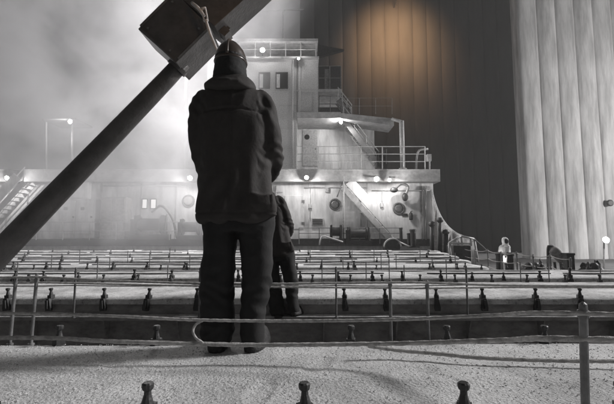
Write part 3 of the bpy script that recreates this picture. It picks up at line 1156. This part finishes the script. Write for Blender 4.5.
# stairs
def stair(label, p0, p1, p2, p3, mm, n, Y0, Y1):
    """p0,p1: left side bottom/top; p2,p3: right side bottom/top, in picture places at distance Y (bottom) / Y (top)"""
    t = thing('stairway', label, 'stairway', U(*p0, Y0), 'stairways on the deckhouse')
    a0, a1, b0, b1 = U(*p0, Y0), U(*p1, Y1), U(*p2, Y0), U(*p3, Y1)
    for (s0, s1) in ((a0, a1), (b0, b1)):
        m = MB()
        d = (s1 - s0).normalized()
        u = Vector((0, -1, 0)).cross(d).normalized()
        w_ = .16
        A = [s0 + u * w_, s0 - u * w_, s1 - u * w_, s1 + u * w_]
        f = [m.b.verts.new(v - Vector((0, .03, 0))) for v in A] + [m.b.verts.new(v + Vector((0, .03, 0))) for v in A]
        for fa in ((0, 1, 2, 3), (7, 6, 5, 4), (0, 4, 5, 1), (1, 5, 6, 2), (2, 6, 7, 3), (3, 7, 4, 0)):
            m.b.faces.new([f[i] for i in fa])
        wpart(m, 'stringer', mm, t)
        wpart(MB().tube([s0 + Vector((0, -.03, .95)), s1 + Vector((0, -.03, .95))], .028, 6), 'handrail', M['rail'], t, True)
        for f_ in (0, .5, 1):
            p = s0.lerp(s1, f_)
            wpart(MB().tube([p, p + Vector((0, -.03, .95))], .024, 6), 'post', M['rail'], t)
    for i in range(n):
        f_ = (i + .5) / n
        A, B = a0.lerp(a1, f_), b0.lerp(b1, f_)
        m = MB()
        m.box((min(A.x, B.x), min(A.y, B.y) - .12, A.z - .02), (max(A.x, B.x), max(A.y, B.y) + .12, A.z + .02))
        wpart(m, 'tread', M['slab'], t)
    return t


def ladder_side(label, xb, yb, xt, yt, width, Y0, n, mm, board=False):
    """a stair that runs sideways along the house front, its side turned to the camera"""
    t = thing('stairway', label, 'stairway', U(xb, yb, Y0), 'stairways on the deckhouse')
    for Y in (Y0, Y0 + width):
        s0, s1 = U(xb, yb, Y0), U(xt, yt, Y0)
        s0.y = s1.y = Y
        d = (s1 - s0).normalized()
        u = Vector((-d.z, 0, d.x))
        m = MB()
        wd = .17
        A = [s0 + u * wd, s0 - u * wd, s1 - u * wd, s1 + u * wd]
        f = [m.b.verts.new(v - Vector((0, .025, 0))) for v in A] + [m.b.verts.new(v + Vector((0, .025, 0))) for v in A]
        for fa in ((0, 1, 2, 3), (7, 6, 5, 4), (0, 4, 5, 1), (1, 5, 6, 2), (2, 6, 7, 3), (3, 7, 4, 0)):
            m.b.faces.new([f[i] for i in fa])
        wpart(m, 'stringer', mm, t)
        for hgt, rr in ((.95, .035), (.5, .025)):
            wpart(MB().tube([s0 + Vector((0, 0, hgt)), s1 + Vector((0, 0, hgt))], rr, 6), 'handrail', M['rail'], t, True)
        for f_ in (.02, .34, .67, .98):
            p = s0.lerp(s1, f_)
            wpart(MB().tube([p, p + Vector((0, 0, .95))], .028, 6), 'post', M['rail'], t)
    for i in range(n):
        p = U(xb, yb, Y0).lerp(U(xt, yt, Y0), (i + .5) / n)
        m = MB()
        m.box((p.x - .14, Y0 + .03, p.z - .02), (p.x + .14, Y0 + width - .03, p.z + .02))
        wpart(m, 'tread', M['slab'], t)
    if board:
        s0, s1 = U(xb, yb, Y0), U(xt, yt, Y0)
        d = (s1 - s0).normalized()
        m = MB()
        u = Vector((-d.z, 0, d.x))
        if u.z < 0:
            u = -u
        A = [s0 + u * .25, s1 + u * .25, s1 + u * .85, s0 + u * .85]
        f = [m.b.verts.new(Vector((v.x, Y0 - .05, v.z))) for v in A] + [m.b.verts.new(Vector((v.x, Y0 - .02, v.z))) for v in A]
        for fa in ((0, 1, 2, 3), (7, 6, 5, 4), (0, 4, 5, 1), (1, 5, 6, 2), (2, 6, 7, 3), (3, 7, 4, 0)):
            m.b.faces.new([f[i] for i in fa])
        wpart(m, 'canvas_dodger', M['white'], t)
    return t


ladder_side('long stairway with white side panel from deck up to the boat deck between two portholes', 392, 241, 343, 187, .55, 24.33, 14, M['slab'], True)
ladder_side('upper stairway from the boat deck up to the bridge wing beside the lit recess', 379, 165, 343, 118.5, .8, 26.2, 12, M['slab'])
ladder_side('misty stairway at the far left under the floodlight', -22, 232, 24, 182, .9, 23.6, 12, M['slab'], True)
ladder_side('small dim stairway below the lower side landing', 352, 118, 338, 100, .6, 26.4, 6, M['steel'])
# thin mast in front of the long stairway
tm = thing('pole', 'thin pale pole standing at the stair head below the boat deck', 'pole', U(343.5, 243, 24.0))
wpart(MB().tube([U(343.5, 243, 24.0), U(343.5, 176, 24.0)], .05, 8), 'shaft', M['rail'], tm, True)
wpart(MB().tube([U(343.5, 180, 24.0), U(337, 197, 24.0)], .035, 6), 'stay', M['steel'], tm, True)

# locker cabin far left
lk = thing('locker_cabin', 'white double-door locker with rounded top in the mist at far left', 'locker', U(78, 240, 24.2))
m = MB(); pbox(m, 58, 199, 96, 238, 24.3, 24.95); wpart(m, 'cabinet', M['white'], lk, bevel=.03)
m = MB(); pbox(m, 72, 177, 88, 199.5, 24.4, 24.95); wpart(m, 'hood', M['white'], lk, bevel=.15)
for x0, x1 in ((59.5, 75), (76.5, 93)):
    m = MB(); pbox(m, x0, 201, x1, 234, 24.24, 24.32); dr = wpart(m, 'door', M['white'], lk, bevel=.015)
    m = MB(); pbox(m, x0 + 4, 207, x0 + 8, 210, 24.2, 24.26); wpart(m, 'name_plate', M['dark'], dr)
    m = MB(); q = U(x1 - 2, 217, 24.2); m.tube([q, q + Vector((0, .06, 0))], .06, 8); wpart(m, 'handle', M['dark'], dr)
# dark deck machinery
def machine(name, label, cat, x0, y0, x1, y1, Y, seed, group=None, depth=.7):
    r_ = random.Random(seed)
    a, b_ = U(x0, y1, Y), U(x1, y0, Y)
    t = thing(name, label, cat, ((a.x + b_.x) / 2, Y, a.z), group)
    wd, ht = b_.x - a.x, b_.z - a.z
    m = MB(); m.box((a.x, Y, a.z), (b_.x, Y + depth, a.z + ht * .22)); wpart(m, 'bedplate', M['dark'], t, bevel=.02)
    cx = a.x + wd * .5
    cz = a.z + ht * .6
    rr = ht * .38
    m = MB(); m.lathe([(rr, -wd * .33), (rr, -wd * .3), (rr * .62, -wd * .29), (rr * .62, wd * .29), (rr, wd * .3), (rr, wd * .33)], c=(cx, Y + depth * .5, cz), n=20, mtx=Matrix.Rotation(PI / 2, 3, 'Y'))
    wpart(m, 'drum', M['dark'], t)
    for s in (-1, 1):
        m = MB(); m.prism([(Y + .08, a.z + ht * .2), (Y + depth - .08, a.z + ht * .2), (Y + depth * .6, a.z + ht * .95), (Y + depth * .4, a.z + ht * .95)], cx + s * wd * .4 - .04, cx + s * wd * .4 + .04, 'x')
        wpart(m, 'side_frame', M['dark'], t)
    m = MB(); m.box((a.x + wd * .02, Y + .1, a.z + ht * .2), (a.x + wd * .16, Y + depth * .7, a.z + ht * .8)); wpart(m, 'motor', M['dark'], t, bevel=.03)
    m = MB(); m.tube([(b_.x - wd * .08, Y + .1, a.z + ht * .2), (b_.x - wd * .04, Y + .05, a.z + ht)], .03, 6); wpart(m, 'lever', M['steel'], t)
    return t


machine('winch', 'dark mooring winch under the long stairway', 'winch', 346, 226, 372, 245, 23.5, 1, 'deck winches')
machine('winch', 'dark mooring winch left of the thin pole and stairway', 'winch', 330, 224, 343, 243, 23.6, 2, 'deck winches')
machine('winch', 'hazy dark winch before the small lit windows on the left', 'winch', 128, 214, 168, 240, 23.6, 3, 'deck winches')
machine('winch', 'hazy dark winch just left of the worker under a porthole', 'winch', 176, 218, 202, 240, 23.6, 4, 'deck winches')
# dark cabinet left
cb = thing('cabinet', 'big dark cabinet in the mist right of the white locker', 'cabinet', U(112, 240, 24))
m = MB(); pbox(m, 99, 197, 126, 239, 24.1, 24.95); wpart(m, 'case', M['coam'], cb, bevel=.03)
for x0, x1 in ((100.5, 112), (113, 124.5)):
    m = MB(); pbox(m, x0, 199, x1, 236, 24.05, 24.13); wpart(m, 'door', M['coam'], cb, bevel=.015)
# bent hose pipe on the left
hs_ = thing('pipe', 'bent dark pipe arching from the lit windows to the winch on the left', 'pipe', U(165, 238, 24.4))
wpart(MB().tube(curve_pts([U(152, 212, 24.6), U(160, 206, 24.4), U(166, 209, 24.4), U(173, 220, 24.4), U(177, 238, 24.4)], .15), .08, 8), 'tube', M['steel'], hs_, True)
# drum with pale rim
fd = thing('fairlead_drum', 'dark half-round drum with pale rim at the stair foot', 'drum', U(391, 247, 22.6))
q = U(391.5, 247, 22.6)
rt = Matrix.Rotation(PI / 2, 3, 'X')
wpart(MB().lathe([(.44, -.5), (.44, .3)], c=q + Vector((0, 0, .0)), n=24, mtx=rt), 'drum', M['dark'], fd)
wpart(MB().tube([q + Vector((.5 * math.cos(a), -.33, .5 * math.sin(a))) for a in [PI * k / 16 for k in range(17)]], .04, 8), 'rim', M['white'], fd, True)
wpart(MB().tube([q + Vector((.5, -.3, .0)), q + Vector((.42, -.3, .3)), q + Vector((.9, -.3, .06)), q + Vector((1.4, -.3, -.1))], .05, 8), 'strap', M['white'], fd, True)
# pale triangular frame
tf = thing('towing_bar', 'pale low triangular pipe frame lying before the winches', 'frame', U(330, 246, 22.5))
wpart(MB().tube(curve_pts([U(319.5, 245, 22.5), U(322, 236.5, 22.5), U(330, 238, 22.5), U(343, 242, 22.5)], .2), .045, 8), 'bar', M['white'], tf, True)
# bitts
def bitt(label, x, y0, y1, Y, r, group):
    p = U(x, y1, Y)
    h_ = U(x, y0, Y).z - p.z
    t = thing('bollard', label, 'bollard', p, group)
    MB().lathe([(r, 0), (r, h_ * .86), (r * 1.18, h_ * .88), (r * 1.18, h_ * .97), (r * .9, h_)], n=16).build('column', M['dark'], t, False)
    MB().box((-r * 1.7, -r * 1.7, -.02), (r * 1.7, r * 1.7, .04)).build('base_plate', M['dark'], t)
    return t


bitt('thick dark bollard by the deckhouse corner, tallest of its three', 413.3, 229, 247, 22.4, .17, 'bollards by the deckhouse')
bitt('thin dark bollard next to the thick one by the deckhouse', 408.8, 233, 246, 22.5, .085, 'bollards by the deckhouse')
bitt('dark bollard at the stair foot, closest to the drum', 401.2, 227.5, 242, 23.0, .1, 'bollards by the deckhouse')
bitt('dark mooring post left of the white-clad figure', 500.3, 252, 277, 17.2, .15, 'dark mooring posts on the quay')
bitt('dark mooring post right of the white-clad figure', 511.3, 252.5, 277, 17.0, .15, 'dark mooring posts on the quay')
# bulky posts farther right
sq = thing('mooring_post', 'tall square dark post between the hanging sack and the bright lamp', 'post', U(569.5, 281, 15))
sqb = U(569.5, 281, 15)
hz = U(569.5, 253.5, 15).z - sqb.z
MB().box((-.15, -.15, 0), (.15, .15, hz)).build('shaft', M['dark'], sq, bevel=.015)
MB().box((-.17, -.17, hz * .94), (.17, .17, hz + .02)).build('cap', M['dark'], sq, bevel=.01)
# gooseneck with hanging sack
gs = thing('davit', 'dark hooked davit post with a bulging sack hanging from it', 'davit', U(548.5, 279, 15.4))
wpart(MB().tube(curve_pts([U(548.3, 279, 15.4), U(548, 262, 15.4), U(548, 248, 15.4), U(549.5, 246.2, 15.4), U(553.8, 246.5, 15.4), U(554.5, 249, 15.4)], .06), .05, 8), 'arm', M['dark'], gs, True)
m = MB()
P = curve_pts([U(550, 254.5, 15.4), U(554, 251, 15.4), U(557.5, 255, 15.4), U(559.8, 259.5, 15.4), U(560.5, 262.5, 15.4)], .05)
n = len(P)
m.tube(P, [.05 + .17 * math.sin(PI * (.15 + .8 * i / (n - 1))) for i in range(n)], 14)
sk = wpart(m, 'sack', M['coam'], gs, True)
for x in (556.5, 562.5):
    wpart(MB().tube([U(x - 2, 262, 15.4), U(x, 279, 15.4)], .05, 6), 'leg', M['dark'], gs)


def clutter(label, x0, y0, x1, y1, Y, seed):
    r_ = random.Random(seed)
    a, b_ = U(x0, y1, Y), U(x1, y0, Y)
    t = thing('chain_heap', label, 'heap', ((a.x + b_.x) / 2, Y, a.z), 'dark heaps of mooring gear')
    m = MB()
    for k in range(26):
        f = r_.random()
        m.ball((a.x + (b_.x - a.x) * f, Y + r_.uniform(-.2, .2), a.z + (b_.z - a.z) * r_.random() * (1 - abs(f - .5))), r_.uniform(.09, .2), 8)
    me = remeshed(m, .035, 1, .02, 6, name='heap', m=M['dark'])
    inv(link('heap', me, t))
    for k in range(4):
        x = r_.uniform(a.x, b_.x)
        wpart(MB().tube(curve_pts([(x, Y - .2, a.z), (x + r_.uniform(-.2, .2), Y - .15, b_.z + r_.uniform(-.1, .15)), (x + r_.uniform(-.4, .4), Y + .1, a.z)], .06), .03, 6), 'rope_end', M['dark'], t, True)
    return t


clutter('dark heap of mooring gear between the white figure and the davit', 523, 261, 545, 279, 16.2, 5)
clutter('dark hunched heap between the square post and the bright lamp', 583, 262, 597, 282, 14.6, 6)

# bulwark sweeping up to the deckhouse corner
BW = thing('bulwark', 'stained bulwark plate sweeping down in a curve from the deckhouse corner', 'bulwark', (SIDE_X, 20, DECK_Z))
prof = [(25.0, 190), (24.4, 203), (23.5, 216), (22.4, 226), (21.2, 233), (20.0, 237), (18.8, 241), (18.6, 252)]
m = MB()
top = []
for Y, y in prof:
    z = CAM_Z + (235 - y) * Y / F
    top.append((Y, z))
poly = [(25.0, DECK_Z)] + top + [(18.6, DECK_Z)]
m.prism(poly, SIDE_X - .2, SIDE_X - .12, 'x')
wpart(m, 'plate', M['tarp'], BW)
wpart(MB().tube(curve_pts([(SIDE_X - .16, Y, z) for Y, z in top[:-1]], .2), .07, 8), 'cap_rail', M['rail'], BW, True)
for Y, z in [(24, top[1][1] - .2), (22.9, top[3][1]), (21.8, top[4][1]), (20.6, top[5][1] - .1), (19.4, top[6][1] - .1)]:
    m = MB(); m.prism([(SIDE_X - .21, DECK_Z), (SIDE_X - .75, DECK_Z), (SIDE_X - .21, z - .1)], Y, Y + .05); wpart(m, 'bracket', M['coam'], BW)
# winch frame under it
WF = thing('winch', 'dark boxed winch inside a frosted pipe frame beside the bulwark', 'winch', U(463, 262, 18.5), 'deck winches')
m = MB(); pbox(m, 454, 245.5, 471, 263, 18.3, 19.2); wpart(m, 'case', M['dark'], WF, bevel=.03)
for a_, b_ in (((451, 262), (449, 243)), ((449, 243), (461, 236)), ((461, 236), (474, 239)), ((474, 239), (478, 262)), ((470, 238), (471, 246)), ((461, 236), (462, 246)), ((449, 243), (470, 244))):
    wpart(MB().tube([U(*a_, 18.1), U(*b_, 18.1)], .055, 6), 'frame_bar', M['rail'], WF, True)
wpart(MB().tube(curve_pts([U(474, 239, 18.1), U(482, 246, 17.9), U(488, 252, 17.7)], .1), .03, 6), 'hose', M['steel'], WF, True)
for i, (x, y) in enumerate(((432, 226), (440, 222), (446, 234))):
    t = thing('vent_post', ('slim dark vent post close to the deckhouse corner', 'tall dark vent post beside the bulwark curve', 'short dark vent post next to the winch frame')[i], 'vent post', U(x, 258, 21.5), 'vent posts by the bulwark')
    b0, t0 = U(x, 258, 21.5), U(x, y, 21.5)
    wpart(MB().tube([b0, t0], .12, 10), 'shaft', M['dark'], t, True)
    wpart(MB().lathe([(.16, 0), (.2, .08), (.17, .2), (.06, .27)], c=t0, n=12), 'cap', M['dark'], t, True)

# gear on the boat deck's right end
for i, (x0, y0, x1, y1, lab) in enumerate(((377, 149, 387, 168, 'dark tangled reel on the boat deck under the bridge wing'),)):
    machine('reel', lab, 'reel', x0, y0, x1, y1, 25.4, 8)
lf = thing('signal_box', 'pale box on a thin post at the right end of the boat deck', 'signal box', U(429, 170, 24.6))
wpart(MB().tube([U(429.5, 170, 24.6), U(429.5, 160, 24.6)], .05, 6), 'stem', M['rail'], lf)
m = MB(); pbox(m, 427.5, 154, 431.5, 161, 24.5, 24.8); wpart(m, 'box', M['rail'], lf, bevel=.02)
dv = thing('davit', 'grey slanting davit at the boat deck end next to the signal box', 'davit', U(417, 170, 24.9))
wpart(MB().tube(curve_pts([U(416, 170, 24.9), U(416.5, 160, 24.9), U(419, 150.5, 24.9), U(428, 149, 24.9)], .2), .07, 8), 'arm', M['rail'], dv, True)
bk_ = thing('lamp_bracket', 'dark drooping lamp bracket hanging under the boat deck right of the lit lamps', 'bracket', U(402, 183, 24.3))
wpart(MB().tube(curve_pts([U(394, 190, 24.2), U(401, 184, 24.3), U(408, 187, 24.3), U(405, 196, 24.3)], .1), .09, 8), 'arm', M['steel'], bk_, True)
m = MB(); m.ball(U(405, 197, 24.3), (.2, .18, .28), 10); wpart(m, 'shade', M['dark'], bk_, True)
m = MB(); m.ball(U(394, 190, 24.2), (.26, .18, .18), 10); wpart(m, 'shade', M['dark'], bk_, True)

# ------------------------------------------------------------------ grain elevator
def elevator(label, Y, xa, xb, step, h, mm, face, depth):
    xs0 = U(xa, 235, Y).x
    xs1 = U(xb, 235, Y).x
    t = thing('grain_elevator', label, 'grain elevator', (xs0, Y, QUAY_Z), 'grain elevator blocks')
    r = step / 2 * 1.06
    prof_n = 20
    m = MB()
    prev = None
    for z in (0, h * .25, h * .5, h * .75, h):
        ring = [m.b.verts.new((r * math.cos(2 * PI * k / prof_n), r * face * math.sin(2 * PI * k / prof_n), z)) for k in range(prof_n)]
        if prev:
            for k in range(prof_n):
                m.b.faces.new((prev[k], prev[(k + 1) % prof_n], ring[(k + 1) % prof_n], ring[k]))
        prev = ring
    me = m.mesh('silo_column', mm, True)
    n = max(1, int(round((xs1 - xs0) / step)))
    for i in range(n):
        o = link('silo_column', me, t, (step * (i + .5), r * .5, 0))
        o.rotation_euler = (0, 0, (i % 2) * PI)
    m = MB()
    m.box((.05, r * .5, 0), (n * step - .05, depth, h))
    m.build('back_wall', mm, t)
    return t


conc_shaded = mat('shaded_concrete', 0.065, 0.9, 0, 0.35, 0.5, 0.4, 6, (1, 1, 0.2), detail=8)  # same concrete with the shade of the unlit block put into its colour
elevator('bright floodlit fluted concrete elevator at the right edge', 32.0, 531, 800, 1.66, 44, M['conc'], .36, 1.6)
elevator('dark fluted elevator wall in shadow beyond the deckhouse', 45.0, 300, 610, 1.75, 42, conc_shaded, .26, 12)
# round hole in a bright silo
hl = thing('hatch_plate', 'small dark round hatch on a bright silo column high on the right', 'hatch', U(610, 203, 31.9))
wpart(MB().lathe([(.28, -.02), (.28, .05), (.2, .1)], c=U(610, 203, 31.98), n=18, mtx=Matrix.Rotation(PI / 2, 3, 'X')), 'plate', M['dark'], hl)

# ------------------------------------------------------------------ lamps
G1 = 'lit lamps under the boat deck'
lamp('deck_lamp', 'lit round lamp under the boat deck above the lower door', U(306.5, 177.5, 23.7), 210, G1, lens_r=.13, face=(0, -.85, -.5), mount=U(306.5, 174, 24.5))
lamp('deck_lamp', 'biggest lit lamp under the boat deck above the stairway', U(376.5, 179, 23.7), 240, G1, lens_r=.16, face=(0, -.9, -.4), mount=U(376.5, 175, 24.5))
lamp('deck_lamp', 'smaller lit lamp close to the dark lamp bracket', U(389.5, 180, 23.7), 150, G1, lens_r=.11, face=(0, -.85, -.5), mount=U(389.5, 175, 24.5))
lamp('deck_lamp', 'lit lamp close to the left side of the worker, above a porthole', U(190, 178, 23.7), 260, G1, lens_r=.15, face=(0, -.9, -.4), mount=U(190, 174, 24.5))
lamp('deck_lamp', 'hazy lit lamp at the far left edge above the misty stairway', U(7, 178, 23.7), 300, G1, lens_r=.14, face=(0, -.9, -.4), mount=U(7, 174, 24.5))
lamp('recess_lamp', 'lit lamp in the corner of the white recess', U(318, 122, 27.6), 750, 'lit lamps of the tower', lens_r=.13, face=(0, -.7, -.7), mount=U(318, 119, 28.0))
lamp('recess_lamp', 'bright lamp at the recess edge under the bridge wing', U(341, 122, 25.9), 220, 'lit lamps of the tower', lens_r=.13, face=(-.5, -.8, -.3), mount=U(341, 117, 26.2))
lamp('bridge_lamp', 'lit floodlight on the bridge front right of the hard hat', U(262.5, 50, 25.5), 90, 'lit lamps of the tower', lens_r=.17, face=(0, -1, -.1), mount=U(262.5, 57, 26.5))
lamp('bridge_lamp', 'small lit lamp low on the bridge front', U(298.5, 58.6, 25.5), 40, 'lit lamps of the tower', lens_r=.09, face=(0, -1, .1), mount=U(298.5, 58, 26.2))
# hazy upper-left platform lamp
pf = thing('platform', 'thin hazy lamp platform high in the mist at the upper left', 'platform', U(58, 170, 25))
m = MB(); pbox(m, 42, 118.5, 76, 120, 25, 27); wpart(m, 'floor_plate', M['steel'], pf)
for x in (46, 72):
    wpart(MB().tube([U(x, 120, 25.5), U(x, 170, 25.5)], .07, 8), 'leg', M['steel'], pf)
lamp('platform_lamp', 'hazy lit lamp on the thin platform high in the mist', U(70, 121.5, 24.8), 500, None, lens_r=.14, face=(0, -1, -.1))
# added mast and unseen floodlights, light the deck and the dust from behind
ml = thing('added_mast', 'tall added mast for the unseen floodlights behind the spout collar', 'mast', U(186, 170, 26.5))
wpart(MB().tube([U(186, 170, 26.5), U(186, 30, 26.5)], [.14, .09], 10), 'shaft', M['steel'], ml, True)
lamp('unseen_floodlight', 'strong unseen floodlight on the mast behind the spout collar', U(184, 44, 26.2), 4600, None, 'SPOT', (-1, 6, 0), 150, .4, .5, lens_r=.3, face=(0, -.8, -.45), mount=U(186, 44, 26.5))
lamp('unseen_floodlight', 'added floodlight halfway up the mast, unseen behind the shoulder of the worker', U(203, 118, 25.6), 2600, None, 'SPOT', (-5, 8, 3), 165, .4, .4, lens_r=.25, face=(0, -.9, -.3), mount=U(186, 118, 26.5))  # added to brighten the dust beside the worker
# quay floodlight at the right edge
lamp('quay_floodlight', 'blazing round floodlight at the right edge at the foot of the bright elevator', U(606, 240, 19.0), 260, 'quay floodlights', lens_r=.15, face=(-.2, -1, .2), mount=(U(606, 240, 19.0).x, 19.3, QUAY_Z))
lamp('quay_floodlight', 'added unseen floodlight beyond the right edge, turned up at the bright elevator', (34.0, 17.0, 5.0), 15500, 'quay floodlights', 'SPOT', (25, 32, 10), 130, .3, .1, lens_r=.2, face=(.2, 1, .35), mount=(34.0, 16.8, QUAY_Z))  # added out of view to light the bright elevator
# lamp near the white figure
lamp('quay_lamp', 'floodlight washing one dark elevator column from its foot behind the white figure', U(493, 266, 43.3), 2600, None, 'SPOT', U(492, 150, 44.6), 70, .8, .1, lens_r=.2, face=(0, .25, 1), mount=(U(493, 266, 43.3).x, 43.3, QUAY_Z))
lamp('quay_lamp', 'small added lamp behind the left mooring post lighting the white figure', U(500.3, 259, 17.42), 7, None, 'POINT', lens_r=.07, face=(.7, .1, .5), mount=(U(500.3, 259, 17.42).x, 17.42, QUAY_Z))  # added lamp tucked behind the post to brighten the figure
# added lamps out of view, imitate a reflected orange glow
lamp('added_orange_lamp', 'added unseen orange lamp casting a glow on the dark elevator wall', (U(395, 30, 43.6).x, 38.0, 27.3), 13000, None, 'SPOT', (U(395, 30, 45).x, 45.0, 24.6), 104, 1.0, .3, (1, .58, .3), M['warm'], .3, (0, .6, -.8), (U(395, 30, 45).x, 45.2, 29))

lamp('added_warm_lamp', 'added warm lamp on an arm of the loading spout above the frame', U(232, -62, 4.5), 6, None, 'SPOT', U(196, 30, 5.6), 100, 1.0, .1, (1, .55, .26), M['warm'], .09, (-.2, .4, -.8), U(320, -90, 5.9))  # added to tint the collar box with the same orange glow
# ------------------------------------------------------------------ dust and haze
def volume_obj(name, lo, hi, label, cat, build):
    m = MB()
    m.box(lo, hi)
    me = m.mesh(name, None or M['white'])
    vm = bpy.data.materials.new(name + '_air')
    vm.use_nodes = True
    n = vm.node_tree
    for x in list(n.nodes):
        if x.type == 'BSDF_PRINCIPLED':
            n.nodes.remove(x)
    out = next(x for x in n.nodes if x.type == 'OUTPUT_MATERIAL')
    pv = n.nodes.new('ShaderNodeVolumePrincipled')
    n.links.new(pv.outputs['Volume'], out.inputs['Volume'])
    build(n, pv)
    me.materials.clear()
    me.materials.append(vm)
    o = link(name, me)
    return tag(o, label, cat, kind='stuff')


def dust(n, pv):
    pv.inputs['Color'].default_value = (.92, .918, .94, 1)
    pv.inputs['Anisotropy'].default_value = 0.45
    tc = n.nodes.new('ShaderNodeTexCoord')
    sep = n.nodes.new('ShaderNodeSeparateXYZ')
    n.links.new(tc.outputs['Object'], sep.inputs[0])

    def math_(op, a, b=None, c=None):
        x = n.nodes.new('ShaderNodeMath')
        x.operation = op
        for i, v in enumerate((a, b, c)):
            if v is None:
                continue
            if isinstance(v, (int, float)):
                x.inputs[i].default_value = v
            else:
                n.links.new(v, x.inputs[i])
        return x.outputs[0]

    def smooth(v, a, b):
        x = n.nodes.new('ShaderNodeMapRange')
        x.interpolation_type = 'SMOOTHSTEP'
        n.links.new(v, x.inputs['Value'])
        x.inputs['From Min'].default_value = a
        x.inputs['From Max'].default_value = b
        return x.outputs['Result']
    nz = n.nodes.new('ShaderNodeTexNoise')
    nz.inputs['Scale'].default_value = .36
    nz.inputs['Distortion'].default_value = .6
    nz.inputs['Detail'].default_value = 5
    nz.inputs['Roughness'].default_value = .62
    n.links.new(tc.outputs['Object'], nz.inputs['Vector'])
    X, Y, Z = sep.outputs
    # slanting right border: leans to the right with height
    lean = math_('MULTIPLY', math_('MAXIMUM', math_('SUBTRACT', Z, 6.0), 0), .5)
    xx = math_('SUBTRACT', math_('ADD', X, math_('MULTIPLY', math_('SUBTRACT', nz.outputs['Fac'], .5), 3.0)), lean)
    a = smooth(xx, -2.6, -5.2)
    b_ = smooth(Y, 7.5, 10.5)
    c_ = smooth(Y, 23, 19)
    e = smooth(X, -17, -5)
    z_ = smooth(Z, -.3, 2.5)
    bil = smooth(nz.outputs['Fac'], .4, .6)
    dn = math_('MULTIPLY', math_('MULTIPLY', a, b_), math_('MULTIPLY', c_, e))
    dn = math_('MULTIPLY', dn, math_('ADD', math_('MULTIPLY', z_, .75), .25))
    dn = math_('MULTIPLY', dn, math_('ADD', math_('MULTIPLY', bil, 1.0), .1))
    dn = math_('MULTIPLY', dn, .13)
    n.links.new(dn, pv.inputs['Density'])


volume_obj('dust_cloud', (-19, 7.4, -.5), (7, 23.2, 15), 'pale cloud of grain dust drifting over the left half of the deck', 'dust', dust)


def air(n, pv):
    pv.inputs['Color'].default_value = (.95, .94, .93, 1)
    pv.inputs['Density'].default_value = 0.0011
    pv.inputs['Anisotropy'].default_value = 0.3


volume_obj('haze', (-70, -8, QUAY_Z - 1.6), (75, 70, 82), 'thin night haze over ship and quay', 'haze', air)
